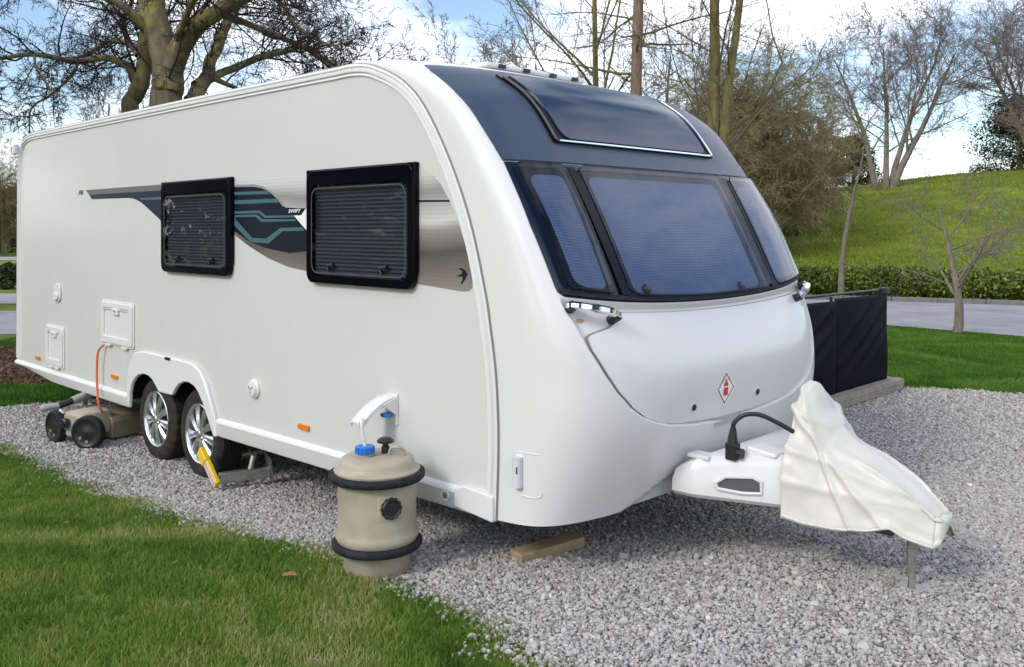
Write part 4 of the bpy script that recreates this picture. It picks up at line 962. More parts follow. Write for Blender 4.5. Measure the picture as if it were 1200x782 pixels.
# local x = +u, y = -v ; deck runs from v 2.75 to 7.1
zb_ = -.03
for i in range(4):
    for k in range(13):
        pass
g = G()
for k in range(20): g.box((.06+.118*k, 2.17, .098),(.112, 4.35, .022))
obj('deck_boards', g, M['deck'], dk, bevel=.003)
for z, ins in ((.072,0.0),(.040,.004),(.008,.010)):
    g = G(); g.box((.012+ins,2.17,z),(.024,4.35,.029)); g.box((1.2,.012+ins,z),(2.36,.024,.029)); obj('fascia_board', g, M['deck'], dk, bevel=.003)
g = G(); [g.box((.1+.5*k,2.17,.02),(.08,4.2,.12)) for k in range(5)]; g.box((.05,.25,-.03),(.2,.3,.03)); obj('bearer', g, M['dark'], dk)
wb = tag(empty('windbreak', wu(1.0,6.95,.08), ANG), 'black fabric windbreak panels with a dark top rail standing on the timber deck', 'windbreak')
def fabric_panel(y0, y1, z1a, z1b, x0, seed):
    rows = []; g = G()
    for t in np.linspace(0, 1, 34):
        row = []
        for q in np.linspace(0, 1, 30):
            y = y0+(y1-y0)*t; zt = z1a+(z1b-z1a)*t; z = zt+(.035-zt)*q
            e = (q-.98)+(t*.75); d = 0
            for ph, am, wd in ((.0,.030,.05),(.22,.022,.04),(.42,.016,.05),(-.22,.012,.04)): d += am*math.exp(-((q-1.02+.85*(1-t)*.9-ph+.25)/wd)**2)
            d *= 1.5*(4*q*(1-q))**.5*(4*t*(1-t))**.4
            d += .012*noise.noise(Vector((t*2+seed, q*2, seed)))+.045*math.sin(math.pi*q)*math.sin(math.pi*t)*.4
            row.append((x0-d, y, z))
        rows.append(row)
    g.grid(rows); o = obj('fabric_panel', g, M['fabric'], wb, smooth=180, fix=False); m_ = o.modifiers.new('thick','SOLIDIFY'); m_.thickness = .006
fabric_panel(.03, 1.30, .955, .975, 0, 1); fabric_panel(1.32, 2.9, .955, .975, -.015, 4.5)
for y in (.0, 1.31, 2.9):
    g = G(); g.tube([(.03,y,.03),(.03,y,.99 if y else 1.0)], .016, 8); obj('post', g, M['blackplastic'], wb)
g = G(); g.tube([(.05,-.03,1.0),(.05,2.95,1.02)], .014, 8); obj('top_rail', g, M['blackplastic'], wb)
g = G(); g.box((.03,.02,.99),(.09,.12,.07)); g.box((.03,-.07,.985),(.05,.06,.05)); obj('rail_bracket', g, M['blackplastic'], wb, bevel=.008)

# ------------------------------------------------------------------ trees
def tubes(Bs, n):
    """Bs: list of (points k x 3, radii k), all with the same k -> vertices, quad faces"""
    P = np.array([b[0] for b in Bs], float); r = np.array([b[1] for b in Bs], float); B, k, _ = P.shape
    T = np.empty_like(P); T[:,1:-1] = P[:,2:]-P[:,:-2]; T[:,0] = P[:,1]-P[:,0]; T[:,-1] = P[:,-1]-P[:,-2]
    T /= np.linalg.norm(T, axis=2, keepdims=True)+1e-9
    m = (P[:,-1]-P[:,0]); ref = np.where(np.abs(m[:,2:3]) > .8*np.linalg.norm(m, axis=1, keepdims=True), np.array([[1.,.3,0]]), np.array([[0,0,1.]]))
    nn = np.cross(T, ref[:,None,:]); nn /= np.linalg.norm(nn, axis=2, keepdims=True)+1e-9; bb = np.cross(T, nn)
    a = 2*np.pi*np.arange(n)/n
    V = P[:,:,None,:]+r[:,:,None,None]*(nn[:,:,None,:]*np.cos(a)[None,None,:,None]+bb[:,:,None,:]*np.sin(a)[None,None,:,None])
    V = V.reshape(-1, 3); bi = np.arange(B)[:,None,None]*k*n; i = np.arange(k-1)[None,:,None]*n; j = np.arange(n)[None,None,:]; j2 = (j+1) % n
    F = np.stack([bi+i+j, bi+i+j2, bi+i+n+j2, bi+i+n+j], -1).reshape(-1, 4)
    return V, F
def tube_obj(name, groups, m, parent, n):
    Vs, Fs, o = [], [], 0
    for Bs in groups:
        if not Bs: continue
        V, F = tubes(Bs, n); Vs.append(V); Fs.append(F+o); o += len(V)
    return np_obj(name, np.concatenate(Vs), np.concatenate(Fs), m, parent, smooth=True)
NP = [14, 9, 7, 5, 4]
LIN = {k: np.linspace(0, 1, k)**.9 for k in NP}
def grow(rng, p, d, L, r, lvl, P, out):
    k = NP[lvl]; d = np.array(d, float); d /= math.sqrt(d @ d)
    D_ = np.cumsum(rng.standard_normal((k-1, 3))*P['wig'][lvl], 0)+d; D_[:,2] += P['up'][lvl]*np.arange(1, k)
    D_ /= np.sqrt((D_*D_).sum(1))[:,None]; pts = np.empty((k, 3)); pts[0] = p; np.cumsum(D_*(L/(k-1)), 0, out=pts[1:]); pts[1:] += pts[0]
    end = P['end'][lvl]; rad = r*(1-(1-end)*LIN[k]); out[lvl].append((pts, rad))
    spawn(rng, pts, rad, L, lvl, P, out)
def spawn(rng, pts, rad, L, lvl, P, out, count=None):
    if lvl+1 >= len(P['num']): return
    num = P['num'][lvl+1] if count is None else count
    k = len(pts)
    for c in range(num):
        t = P['start'][lvl]+(1-P['start'][lvl])*(c+rng.random())/num; f = t*(k-1); i = min(int(f), k-2); f -= i
        p = pts[i]*(1-f)+pts[i+1]*f; d = pts[i+1]-pts[i]; d = d/math.sqrt(d @ d)
        q = rng.standard_normal(3); q -= d*(q @ d); q /= math.sqrt(q @ q)+1e-9
        an = R(P['ang'][lvl]+rng.normal(0, P.get('angv', 10))); nd = d*math.cos(an)+q*math.sin(an)
        nd[2] += P.get('lift', [0,0,0,0,0])[lvl]
        l = L*P['len'][lvl]*(1-P.get('cone', .5)*t)*(.7+.6*rng.random()); rr = (rad[i]*(1-f)+rad[i+1]*f)*P['rad'][lvl]*(.75+.4*rng.random())
        grow(rng, p, nd, l, max(rr, P.get('rmin', .003)), lvl+1, P, out)
def tree(name, x, y, seed, H, r, P, barkm, twigm, lean=(0,0), label=None, group=None, stems=None, cat='tree'):
    rng = np.random.default_rng(seed); out = [[] for _ in range(5)]
    root = empty(name, (x, y, float(gz(x, y))-.05))
    for st in (stems or [(0,0,lean[0],lean[1],1,1)]):
        sx, sy, lx, ly, hs, rs = st
        grow(rng, (sx, sy, 0), (lx, ly, 1), H*hs, r*rs, 0, P, out)
    k = P.get('thick', 2)
    tube_obj('trunk', out[:k], barkm, root, 8); tube_obj('crown', out[k:], twigm, root, 3)
    tag(root, label, cat, group); return root
def copy_tree(src, x, y, rz, sc, label, group=None):
    c = src.copy(); COL.objects.link(c); c.location = (x, y, float(gz(x, y))-.05); c.rotation_euler = (0,0,rz); c.scale = (sc, sc, sc); c['label'] = label
    if group: c['group'] = group
    for ch in list(src.children):
        d = ch.copy(); COL.objects.link(d); d.parent = c
    return c

# --- the old spreading tree behind the caravan, limbs laid out by hand (offsets in metres from its base)
def old_tree():
    rng = np.random.default_rng(11); D = 14.0; k = D/1055
    bx = (195-600)*k; root = empty('spreading_tree', (bx, D, -.05)); out = [[] for _ in range(5)]
    L = [  # (x px, y px, width px, depth m) in a side view scaled to metres
     [(198,395,50,0),(197,200,46,0),(195,120,42,0),(197,95,41,0),(190,60,38,.05),(178,20,36,.1),(168,-25,33,.1),(158,-90,28,.0),(150,-170,22,-.2),(140,-260,12,-.3)],
     [(200,75,34,0),(226,46,26,-.25),(268,24,21,-.6),(330,6,16,-1.0),(395,-10,12,-1.5),(470,-40,7,-2.0)],
     [(168,395,32,.4),(150,220,28,.4),(140,130,24,.4),(152,100,23,.35),(160,75,21,.3),(158,40,19,.4),(155,0,16,.6),(148,-60,12,.8),(135,-140,7,1.1)],
     [(152,95,15,.35),(143,76,12,.2),(125,68,9,.0),(98,75,8,-.2),(60,71,6.5,-.5),(22,80,4.5,-.8),(-20,72,3,-1)],
     [(184,62,13,.1),(160,50,11,.5),(140,52,9,.9),(120,35,8,1.2),(90,25,7.5,1.5),(64,25,7,1.7),(28,35,5.5,2.0),(-15,40,4,2.2)],
     [(222,120,24,.1),(232,88,19,.3),(240,55,16,.5),(250,14,14,.7),(266,-40,10,1.0),(280,-110,5,1.2)],
     [(226,100,15,.1),(252,70,11,.8),(285,49,10,1.2),(306,40,9,1.4),(332,32,8,1.6),(372,56,6,1.9),(425,72,4.5,2.3),(480,78,3,2.6)],
     [(236,86,9,.3),(262,96,6,.6),(276,106,4,.8),(290,112,2.5,1.0)],
     [(268,25,10,-.6),(318,42,8,-.3),(360,58,6.5,.0),(395,82,5,.2),(430,88,3,.4)],
     [(205,60,12,0),(230,40,9,-.6),(262,20,8,-1.2),(300,25,6,-1.8),(340,18,5,-2.2),(390,28,4,-2.6),(440,40,2.5,-3)],
     [(150,60,9,.4),(128,42,8,.8),(112,8,7,1.0),(118,-30,6,1.2),(100,-80,4,1.4)],
     [(100,75,5,-.2),(92,96,4,-.3),(72,118,3.2,-.4),(57,132,2.6,-.5),(54,160,1.8,-.5)],
     [(182,40,14,.1),(140,5,11,-.4),(90,-10,9,-.9),(40,-5,7,-1.4),(-20,5,5,-1.8)],
     [(330,8,8,-1.0),(352,26,6,-1.1),(366,48,5,-1.2),(390,66,3.4,-1.4),(420,80,2.2,-1.5)],
     [(60,71,4,-.5),(66,88,3,-.6),(80,104,2.4,-.7),(92,118,1.8,-.8)],
     [(300,25,5,-1.8),(345,5,4.5,-2),(400,5,3.5,-2.4),(450,18,2.4,-2.6)]]
    P = dict(num=[1,1,6,5,3], start=[.3,.15,.12,.12,.1], ang=[52,50,46,44,44], len=[.46,.52,.56,.6,.6], rad=[.5,.5,.55,.6,.6], wig=[.1,.16,.20,.22,.22], up=[.02,.02,.012,0,0], end=[.4,.3,.3,.4,.5], rmin=.0042, cone=.4, angv=14)
    NP_ = 14
    for j, l in enumerate(L):
        pts = np.array([((x-195)*k, dz, 1.75+.05+(268-y)*k) for x, y, w_, dz in l]); rad = np.array([w_*k/2*.86 for *_, w_, dz in [(a, b2, c2, d2) for a, b2, c2, d2 in l]])
        sm = np.array(smooth_path([(*p, q) for p, q in zip(pts, rad)], 7)); pts, rad = sm[:,:3].copy(), sm[:,3]
        jit = rng.normal(0, 1, pts.shape); jit[1:-1] = (jit[:-2]+jit[1:-1]+jit[2:])/3; pts += jit*np.minimum(rad*.18, .025)[:,None]
        out[0].append((pts, rad))
        Ln = np.sum(np.linalg.norm(np.diff(pts, axis=0), axis=1))
        sel = pts[:,2] > 2.9
        if sel.sum() > 4:
            big = j in (0, 2)
            cnt = {0:10, 2:10, 5:12}.get(j, int(7+Ln*4.2))
            spawn(rng, pts[sel], np.minimum(rad[sel], .05 if big else .035), min(max(Ln*.75, 1.6), 4.2), 0, dict(P, start=[.12,.15,.15,.15,.2]), out, count=cnt)
    Vs, Fs, o = [], [], 0
    for b in out[0]:
        V, F = tubes([b], 12); Vs.append(V); Fs.append(F+o); o += len(V)
    np_obj('trunk', np.concatenate(Vs), np.concatenate(Fs), M['bark_oak'], root, smooth=True)
    tube_obj('crown', out[1:], M['twig_dark'], root, 4)
    # old pruning scar on the trunk
    g = G(); g.lathe([(.10,-.04),(.10,.03),(.075,.045),(.05,.025),(0,.02)], 20, Matrix.Translation((-.03,-.25,1.8+(268-100)*k)) @ Matrix.Rotation(R(90),4,'X'), cap=False); obj('pruning_scar', g, M['bark_oak'], root, smooth=50)
    tag(root, 'big bare spreading tree with thick lichen covered limbs behind the caravan', 'tree')
old_tree()

AT = lambda px, D: ((px-600)/1055*D, D)
# larch with a straight trunk
PL = dict(num=[1,42,11,4], start=[.2,.1,.1,.1], ang=[88,55,50,50], len=[.26,.42,.45,.4], rad=[.30,.45,.5,.5], wig=[.008,.10,.15,.2], up=[0,.012,.0,0], end=[.5,.2,.3,.5], rmin=.005, cone=.2, angv=12, thick=1)
x, y = AT(741, 19); tree('larch_tree', x, y, 3, 12, .16, PL, M['bark_larch'], M['twig_olive'], label='tall straight reddish brown trunk with thin level branches behind the caravan roof')
PA = dict(num=[1,17,12,7,5], start=[.22,.15,.15,.15,.1], ang=[40,38,38,40,40], len=[.55,.5,.5,.5,.5], rad=[.42,.5,.5,.55,.6], wig=[.03,.07,.10,.14,.15], up=[.03,.05,.04,.02,0], end=[.25,.25,.3,.4,.5], rmin=.0055, cone=.45, thick=2)
x, y = AT(708, 22); tree('slender_tree', x, y, 8, 10.5, .13, dict(PA, num=[1,17,9,6], rmin=.006), M['bark_green'], M['twig_olive'], label='slender bare tree just left of the straight reddish trunk')
x, y = AT(829, 20); tree('upswept_tree', x, y, 21, 12, .20, dict(PA, start=[.2,.15,.15,.15,.1], wig=[.03,.15,.14,.16,.15], num=[1,17,9,6], rad=[.24,.5,.5,.55,.6], len=[.42,.5,.5,.5,.5], thick=1), M['bark_green'], M['twig_olive'], label='bare tree with twin olive brown trunk and upswept branches behind the caravan front', stems=[(0,0,0,0,1,1),(.12,0,.035,.02,.95,.75)])
# big tree on the hill
PH = dict(num=[1,11,10,8,4], start=[.20,.12,.12,.12,.1], ang=[50,42,42,44,44], len=[.62,.50,.48,.46,.42], rad=[.42,.5,.5,.55,.6], wig=[.06,.09,.12,.15,.16], up=[.015,.05,.045,.03,.01], end=[.2,.22,.3,.4,.5], rmin=.012, cone=.4, thick=2)
x, y = AT(1042, 54)
hill_tree = tree('hilltop_tree', x, y, 5, 10.2, .28, PH, M['bark_grey'], M['twig_pale'], label='big bare tree with several trunks fanning out on the crest of the hill', stems=[(-.8,0,-.20,0,.80,.7),(-.2,0,-.05,.1,.86,.7),(.2,0,.30,0,.86,.85),(.2,.2,.10,-.1,.92,.7)])
x, y = AT(1220, 52); copy_tree(hill_tree, x, y, 2.1, .98, 'bare tree cut off by the right edge of the photo')
# brown willow-like thicket trees at the foot of the hill
PW = dict(num=[1,22,14,9,5], start=[.08,.1,.1,.1,.1], ang=[46,48,48,50,50], len=[.62,.5,.46,.45,.4], rad=[.4,.5,.5,.55,.6], wig=[.08,.13,.17,.2,.2], up=[.02,.0,-.015,-.03,0], end=[.25,.25,.3,.4,.5], rmin=.009, cone=.35, thick=1)
x, y = AT(893, 36); wl = tree('thicket_tree', x, y, 31, 6.6, .17, PW, M['bark_green'], M['twig_brown'], label='dense brown twiggy tree just right of the caravan front corner', stems=[(0,0,-.2,0,1,1),(.4,.3,.15,0,.95,.9),(-.5,.2,-.35,.1,.8,.7)])
x, y = AT(858, 38); copy_tree(wl, x, y, 2.4, .95, 'dense brown twiggy tree half hidden behind the caravan windows')
x, y = AT(908, 43); copy_tree(wl, x, y, 4.0, .9, 'dense brown twiggy tree nearest the big hilltop tree')

# --- leafy things: hedge, evergreens
def leaf_cloud(rng, C, size, flat=.3):
    """C: centres (n,3); one small bent leaf each -> verts, tri faces"""
    n = len(C); a = rng.normal(0, 1, (n,3)); a /= np.linalg.norm(a, axis=1, keepdims=True); b_ = rng.normal(0, 1, (n,3)); b_ -= a*np.sum(a*b_, 1, keepdims=True); b_ /= np.linalg.norm(b_, axis=1, keepdims=True)
    s = size*(.6+.8*rng.random((n,1))); wv = s*.36
    V = np.stack([C-a*s*.5, C+b_*wv, C+a*s*.5, C-b_*wv], 1).reshape(-1, 3); i = np.arange(n)[:,None]*4
    F = np.concatenate([i+np.array([[0,1,2]]), i+np.array([[0,2,3]])], 1).reshape(-1, 3); return V, F
M['laurel'] = tint_mat('laurel_leaves', [(0, (.035,.060,.010)), (.5, (.115,.175,.024)), (.85, (.22,.28,.045)), (1, (.34,.36,.10))], .45, .45, trans=.25)
M['yew'] = tint_mat('evergreen_leaves', [(0, (.018,.030,.010)), (.6, (.045,.070,.020)), (1, (.10,.125,.040))], .7, .3, trans=.15)
M['stem'] = mat('hedge_stems', (.06,.045,.03), .9)
def hedge():
    rng = np.random.default_rng(2); A_ = np.array((6.6,23.75)); B_ = np.array((12.75,21.35)); n = 34000
    t = rng.random(n); ax = (B_-A_)/np.linalg.norm(B_-A_); nr = np.array((-ax[1], ax[0]))
    ln = np.linalg.norm(B_-A_)
    # clumped: pick bush centres
    K = 46; bt = np.linspace(0, 1, K)+rng.normal(0,.006,K); bh = .70+.16*rng.random(K); bw = .42+.12*rng.random(K)
    idx = rng.integers(0, K, n); u = rng.normal(0, 1, (n,3)); u /= np.linalg.norm(u, axis=1, keepdims=True); rr = .55+.45*rng.random(n)**.4
    px = bt[idx]*ln+u[:,0]*.22*rr; py = u[:,1]*bw[idx]*rr; pz = .42*bh[idx]/.78+u[:,2]*.46*bh[idx]*rr
    ok = pz > .02; px, py, pz, idx = px[ok], py[ok], pz[ok], idx[ok]
    C = np.stack([A_[0]+ax[0]*px+nr[0]*py, A_[1]+ax[1]*px+nr[1]*py, pz-.02], 1)
    root = empty('hedge', (float(A_[0]), float(A_[1]), -.03)); C -= np.array((A_[0], A_[1], -.03))
    V, F = leaf_cloud(rng, C, .085); tn = np.clip(rng.normal(.5,.22,len(C))+(rng.random(46)*.3-.15)[idx], 0, 1)
    np_obj('foliage', V, F, M['laurel'], root, attr=np.repeat(tn, 4))
    g = G()
    for k in range(46):
        p = ax*bt[k]*ln; g.tube([(p[0], p[1], -.02),(p[0]+.05, p[1]+.03, .35)], .018, 5)
    obj('stems', g, M['stem'], root)
    tag(root, 'clipped green laurel hedge along the road at the foot of the hill', 'hedge')
hedge()
def evergreen(name, px, D, H, rad, seed, label, n=9000, low=.0, group=None):
    rng = np.random.default_rng(seed); x, y = AT(px, D); z0 = float(gz(x, y))-.05; root = empty(name, (x, y, z0))
    n = int(n*2.2); K = 60; cz = low*H+(H*(1-low))*rng.random(K)**.8; an = rng.random(K)*6.283; cr = rad*(1-.75*(cz/H)**1.4)*(.35+.65*rng.random(K)); cc = np.stack([cr*np.cos(an), cr*np.sin(an), cz], 1); sz = rad*(.20+.22*rng.random(K))
    idx = rng.integers(0, K, n); u = rng.normal(0, 1, (n,3)); u /= np.linalg.norm(u, axis=1, keepdims=True); C = cc[idx]+u*sz[idx][:,None]*(.4+.6*rng.random((n,1)))*np.array((1.15,1.15,.7)); C = C[C[:,2] > .05]
    V, F = leaf_cloud(rng, C, .10+.012*rad); tn = np.clip(rng.normal(.45,.2,len(C)), 0, 1); np_obj('crown', V, F, M['yew'], root, attr=np.repeat(tn, 4))
    g = G(); g.tube([(0,0,0),(0,0,H*.8)], [.05*rad+.05, .03], 8)
    for k in range(0, K, 3): g.tube([(0,0,max(.2,cz[k]-.4)), tuple(cc[k])], .02+.01*rad, 4)
    obj('trunk', g, M['bark_green'], root); tag(root, label, 'tree', group); return root
evergreen('evergreen_tree', 925, 50, 3.6, 2.6, 4, 'dark evergreen shrub under the brown twiggy trees, left of the hilltop tree', 9000)
evergreen('evergreen_tree', 872, 44, 3.4, 2.6, 5, 'dark evergreen shrub close behind the caravan window corner', 8000)
evergreen('evergreen_tree', 1000, 60, 3.2, 2.0, 6, 'small dark evergreen on the crest beside the hilltop trunks', 5000)
evergreen('evergreen_tree', 1195, 58, 4.6, 3.0, 7, 'dark evergreen tree on the crest at the right edge', 9000)
# saplings this side of the hedge
PS = dict(num=[1,9,6,5,3], start=[.28,.2,.15,.1,.1], ang=[58,46,44,44,44], len=[.72,.55,.5,.45,.4], rad=[.55,.55,.55,.6,.6], wig=[.06,.10,.13,.16,.16], up=[.0,.04,.03,.02,0], end=[.12,.25,.3,.4,.5], rmin=.004, cone=.3, thick=2)
x, y = AT(1121, 15.3); tree('young_tree', x, y, 14, 2.35, .085, dict(PS, start=[.22,.2,.15,.1,.1], num=[1,11,7,5,3]), M['bark_grey'], M['twig_pale'], lean=(.12,0), label='small bare branching tree on the lawn by the road')
x, y = AT(988, 15.0); tree('young_tree', x, y, 19, 3.3, .070, dict(PS, num=[1,5,4,3], start=[.55,.2,.15,.1], len=[.3,.5,.5,.45]), M['bark_grey'], M['twig_pale'], lean=(.02,0), label='slim bare sapling standing behind the black windbreak')
# far trees over the roof and at the left edge
PF = dict(PH, num=[1,11,9,6,4], rmin=.018)
x, y = AT(130, 62); f1 = tree('far_tree', x, y, 41, 10.5, .25, PF, M['bark_grey'], M['twig_pale'], label='far pale bare tree seen under the limbs of the spreading tree')
x, y = AT(345, 75); copy_tree(f1, x, y, 1.0, 1.38, 'far pale bare tree over the middle of the caravan roof')
x, y = AT(535, 62); copy_tree(f1, x, y, 2.2, 1.25, 'far pale bare tree right behind the roof vent')
x, y = AT(640, 70); copy_tree(f1, x, y, 3.6, 1.35, 'far pale bare tree left of the straight reddish trunk')
x, y = AT(795, 60); copy_tree(f1, x, y, 5.2, 1.05, 'far pale bare tree between the straight trunk and the upswept tree')
x, y = AT(8, 64); copy_tree(f1, x, y, 4.4, .72, 'pale bare tree at the left edge above the dark wood')
x, y = AT(-4, 60); copy_tree(wl, x, y, .4, .85, 'brown twiggy tree at the left edge beyond the far road')
evergreen('evergreen_tree', 4, 66, 4.4, 3.6, 9, 'dark evergreen at the left edge beyond the far road', 7000)
evergreen('evergreen_tree', 30, 70, 4.6, 4.0, 12, 'dark evergreen behind the rear corner of the caravan', 7000)
evergreen('young_shrub', 9, 26.5, .75, .45, 10, 'small green shrub by the footpath at the left edge', 900)
# the site goes on behind the photographer: trees that the glossy panes mirror
eg = evergreen('evergreen_tree', 600, 1, 6.5, 3.2, 15, 'tall dark evergreen behind the photographer, mirrored in the right front window', 15000)
for i, (x, y, k, lb) in enumerate(((17,-9,.9,None), (24,-3,1.1,'tall dark evergreen behind the photographer at the right of the row'), (9,-22,1.2,'tall dark evergreen far behind the photographer'), (-19,1,1.25,'tall dark evergreen beside the photographer, mirrored in the side windows'), (-24,7,1.3,'tall dark evergreen at the left of the pitch, out of the frame'), (-20,12.6,1.35,'tall dark evergreen at the left of the pitch, farthest along'), (-15,-9,1.3,'tall dark evergreen behind the photographer at the left'))):
    if i == 0: eg.location = (x, y, -.05); eg.scale = (k, k, k)
    else: copy_tree(eg, x, y, i*1.3, k, lb)

# ------------------------------------------------------------------ gravel stones, grass, mulch
def in_poly(x, y, P):
    c = np.zeros(len(x), bool); n = len(P)
    for i in range(n):
        (x0, y0), (x1, y1) = P[i], P[(i+1) % n]
        if y0 == y1: continue
        m_ = ((y0 > y) != (y1 > y)) & (x < (x1-x0)*(y-y0)/(y1-y0)+x0); c ^= m_
    return c
def in_view(x, y, margin=1.06): return (np.abs(x) < y*.5687*margin+.15) & (y > 3.2)
def vnoise(x, y):
    def one(x, y, a, b_): return np.sin(x*math.cos(a)*b_+y*math.sin(a)*b_+a*7)
    wx = x+.5*one(x, y, .4, 2.1); wy = y+.5*one(x, y, 1.9, 1.7); t = 0
    for i, a in enumerate((.3, 1.1, 2.0, 2.7, 3.6, 4.4)): t = t+one(wx, wy, a, 2.2+.7*i)
    return t/4.5
rng = np.random.default_rng(77)
t_ = (1+5**.5)/2
ICO = np.array([(-1,t_,0),(1,t_,0),(-1,-t_,0),(1,-t_,0),(0,-1,t_),(0,1,t_),(0,-1,-t_),(0,1,-t_),(t_,0,-1),(t_,0,1),(-t_,0,-1),(-t_,0,1)])/math.hypot(1,t_)
ICF = np.array([(0,11,5),(0,5,1),(0,1,7),(0,7,10),(0,10,11),(1,5,9),(5,11,4),(11,10,2),(10,7,6),(7,1,8),(3,9,4),(3,4,2),(3,2,6),(3,6,8),(3,8,9),(4,9,5),(2,4,11),(6,2,10),(8,6,7),(9,8,1)])
def scatter_stones(name, poly, n, size, m, dens, dz=0, flat=(.45,.8)):
    xs = [p[0] for p in poly]; ys = [p[1] for p in poly]
    x = rng.uniform(min(xs), max(xs), n); y = rng.uniform(min(ys), max(ys), n)
    ex = .06*vnoise(x*2.2, y*2.2)+.05*rng.standard_normal(n)
    ok = in_poly(x+ex, y+ex, poly) & in_view(x, y) & (rng.random(n) < dens(y)); x, y = x[ok], y[ok]; k = len(x)
    protos = np.stack([ICO*(1+rng.normal(0,.16,(12,1)))*np.array((1, rng.uniform(.6,1), rng.uniform(*flat))) for _ in range(10)])
    s = size*np.exp(rng.normal(0,.32,k))*(1+.05*np.maximum(0, y-5))
    q = rng.normal(0, 1, (k,4))*np.array((1,.35,.35,1)); q /= np.linalg.norm(q, axis=1, keepdims=True); w_, a, b_, c = q.T
    Rm = np.stack([1-2*(b_*b_+c*c), 2*(a*b_-c*w_), 2*(a*c+b_*w_), 2*(a*b_+c*w_), 1-2*(a*a+c*c), 2*(b_*c-a*w_), 2*(a*c-b_*w_), 2*(b_*c+a*w_), 1-2*(a*a+b_*b_)], 1).reshape(-1,3,3)
    V = np.einsum('nij,nkj->nki', Rm, protos[rng.integers(0,10,k)])*s[:,None,None]
    V += np.stack([x, y, gz(x, y)+.010+s*.25+dz], 1)[:,None,:]
    F = (ICF[None]+np.arange(k)[:,None,None]*12).reshape(-1,3)
    o = np_obj(name, V.reshape(-1,3), F, m, attr=np.repeat(np.clip(rng.beta(2.2,2.2,k),0,1), 12)); tag(o, kind='stuff'); return o, k
o, k = scatter_stones('gravel_stones', GRAVEL, 1350000, .0082, M['stones'], lambda y: np.clip((5.2/y)**1.7, 0, 1))
tag(o, 'loose grey and buff gravel chippings covering the caravan pitch', 'gravel'); print('stones', k)
def blades(name, x, y, h, wd, m, lean=.35, dz=0, ns=1.3):
    n = len(x); a = rng.random(n)*6.283; d = np.stack([np.cos(a), np.sin(a)], 1); la = rng.random(n)*6.283; lv = lean*h*rng.random(n); H = h*(.55+.75*rng.random(n)); wv = wd*(.7+.6*rng.random(n))
    b0 = np.stack([x, y, gz(x, y)+dz-.004], 1); sd = np.concatenate([d*wv[:,None]*.5, np.zeros((n,1))], 1); ld = np.stack([np.cos(la)*lv, np.sin(la)*lv, np.zeros(n)], 1); up_ = np.stack([np.zeros(n), np.zeros(n), H], 1)
    V = np.stack([b0-sd, b0+sd, b0+up_*.6+ld*.4+sd*.7, b0+up_*.6+ld*.4-sd*.7, b0+up_+ld*1.3], 1).reshape(-1,3); i = np.arange(n)[:,None]*5
    F = np.concatenate([i+np.array([[0,1,2]]), i+np.array([[0,2,3]]), i+np.array([[3,2,4]])], 1).reshape(-1,3)
    cl = 1.1*vnoise(x*ns, y*ns)+.6*vnoise(x*ns*3.8+9, y*ns*3.8)
    tn = np.clip(.48+.38*cl+rng.normal(0,.13,n), 0, 1)
    return tag(np_obj(name, V, F, m, attr=np.repeat(tn, 5)), kind='stuff')
M['blades'] = tint_mat('grass_blades', [(0, (.060,.125,.016)), (.4, (.13,.24,.034)), (.65, (.21,.30,.055)), (.84, (.33,.35,.12)), (1, (.48,.43,.22))], .6, .25, trans=.3)
M['blades_far'] = tint_mat('lawn_blades', [(0, (.032,.095,.010)), (.5, (.065,.165,.016)), (.85, (.115,.220,.026)), (1, (.18,.24,.05))], .6, .25, trans=.3)
def area(n, box, poly=None, outside=None, wob=.05):
    x = rng.uniform(box[0], box[1], n); y = rng.uniform(box[2], box[3], n); ok = in_view(x, y)
    e = .07*vnoise(x*2.2, y*2.2); wx = x+wob*rng.normal(0,1,n)+e; wy = y+wob*rng.normal(0,1,n)+e
    if poly: ok &= in_poly(wx, wy, poly)
    if outside: ok &= ~in_poly(wx, wy, outside)
    return x[ok], y[ok]
x, y = area(470000, (-5.2,1.2,3.2,8.6), outside=GRAVEL, wob=.06)
lim = y < 8.6; lineok = (y < 8.45+(x+5.6)*-.9+1.2); x, y = x[lineok], y[lineok]; print('near blades', len(x))
o = blades('lawn_grass', x, y, .036, .005, M['blades'], lean=.75); tag(o, 'short tufted grass of the near lawn beside the gravel', 'grass')
LAWN_R = [(4.3,10.15),(5.47,9.7),(7.2,9.05),(10,7.8),(14,9.0),(8.35,14.65),(6.8,16.35),(4.5,18.2),(1,19.5),(1,10.6)]
x, y = area(380000, (1,12,8,19.5), poly=LAWN_R, wob=.04); k = rng.random(len(x)) < np.clip((10.5/y)**1.5, 0, 1); x, y = x[k], y[k]; print('right blades', len(x))
o = blades('lawn_grass', x, y, .042, .011, M['blades_far']); tag(o, 'bright green mown lawn between the gravel and the road', 'grass')
x, y = area(260000, (-8,-3,8.7,15), outside=GRAVEL, wob=.04); MB = [(-14,11.0),(-6.6,10.25),(-5.4,10.15),(-4.6,10.5),(-4.2,11.2),(-4.9,12.6),(-6.6,13.3),(-14,13.2)]
k = ~in_poly(x+rng.normal(0,.05,len(x)), y+rng.normal(0,.05,len(x)), MB) & (x < -2.8) & (y > 8.5); x, y = x[k], y[k]; print('left blades', len(x))
o = blades('lawn_grass', x, y, .05, .010, M['blades_far']); tag(o, 'green grass strips around the bark mulch bed at the left edge', 'grass')
x, y = area(420000, (5,34,24,58)); k = rng.random(len(x)) < .22; x, y = x[k], y[k]; print('hill blades', len(x))
M['blades_hill'] = tint_mat('hill_blades', [(0, (.15,.215,.022)), (.5, (.235,.30,.034)), (.85, (.31,.34,.055)), (1, (.38,.33,.10))], .7, .2, trans=.3)
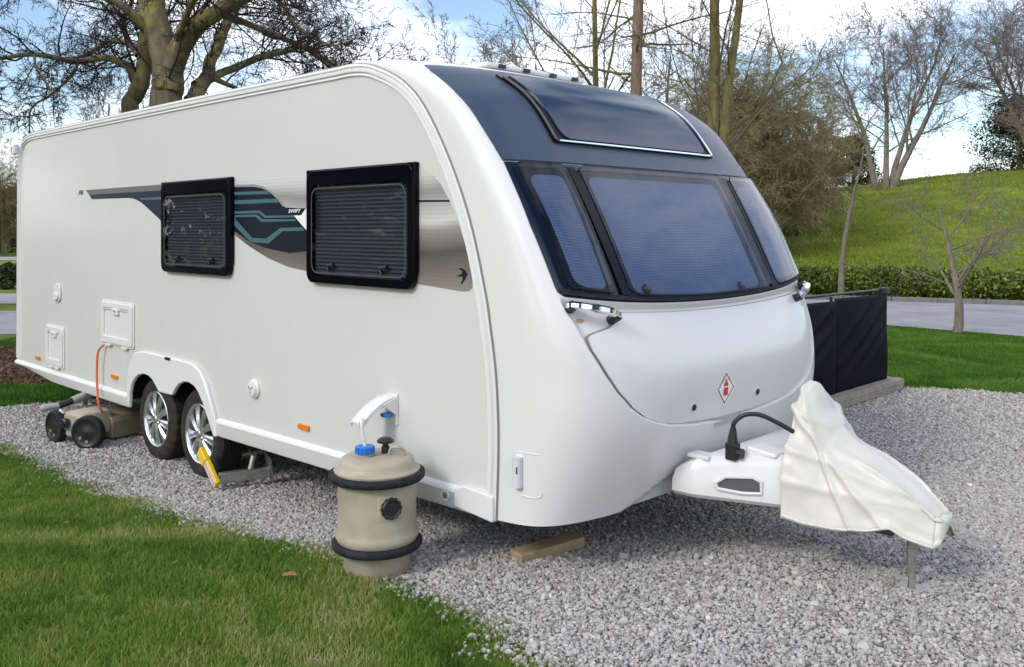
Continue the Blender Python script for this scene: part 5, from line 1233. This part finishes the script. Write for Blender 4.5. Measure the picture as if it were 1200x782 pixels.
o = blades('hill_grass', x, y, .10, .05, M['blades_hill'], lean=.8, ns=.45); tag(o, 'rough yellow green grass on the slope of the hill', 'grass')
M['chips'] = tint_mat('bark_chips', [(0, (.025,.014,.010)), (.5, (.09,.05,.035)), (1, (.20,.12,.085))], .9, .15)
o, k = scatter_stones('mulch_chips', MB, 90000, .022, M['chips'], lambda y: np.ones_like(y), flat=(.2,.4)); tag(o, 'brown bark chips on the bed behind the caravan', 'mulch'); print('chips', k)

M['leaf'] = mat('dry_leaf', (.30,.16,.07), .7, var=.3, vscale=40)
def leaf(rz, sc):
    g = G(); rows = []
    for t in np.linspace(0, 1, 7):
        w_ = .022*math.sin(math.pi*min(.97, max(.04, t)))**.8; zc = .004+.006*math.sin(math.pi*t)
        rows.append([((t-.5)*.075, -w_*(.8+.3*math.sin(9*t)), zc+.004), ((t-.5)*.075, 0, zc), ((t-.5)*.075, w_*(.8+.3*math.cos(8*t)), zc+.008)])
    g.grid(rows); o = obj('fallen_leaf', g, M['leaf'], smooth=60, fix=False); return o
lf = leaf(0, 1); first = True
for x, y, rz, sc, gp, lb in [(-1.02,4.12,.4,1.2,0,0),(-.95,4.2,2.0,1.0,0,0),(-2.5,5.05,1.2,.8,0,0),(-1.6,4.3,4,.9,0,0),(-2.9,5.6,2.2,.8,0,0),(-3.7,6.9,.7,.9,1,1),(-2.2,5.9,2.9,.8,1,1),(2.35,5.9,1.0,.9,1,1),(2.9,6.9,.2,.9,1,1),(3.2,7.4,2.4,.8,1,1),(-.2,4.25,5,.8,1,1),(1.3,3.75,3,.8,1,1)]:
    o = lf if first else lf.copy()
    if not first: COL.objects.link(o)
    first = False
    o.location = (x, y, float(gz(x, y))+(.026 if gp else .032)); o.rotation_euler = (.15, .1, rz); o.scale = (sc*.72, sc*.72, sc*.72)
    tag(o, ('small dry brown leaf lying on the grass of the near lawn','small dry brown leaf lying on the gravel')[lb], 'leaf', ('leaves on the near lawn','leaves on the gravel')[gp])
# repeats of one kind share a group phrase
GROUPS = {'far_tree': 'far pale bare trees beyond the caravan', 'thicket_tree': 'dense brown twiggy trees', 'hilltop_tree': 'bare trees on the crest of the hill', 'evergreen_tree': 'dark evergreens around the site', 'young_tree': 'young bare trees on the right lawn'}
for o in scene.objects:
    if o.parent is None and o.name.split('.')[0] in GROUPS: o['group'] = GROUPS[o.name.split('.')[0]]
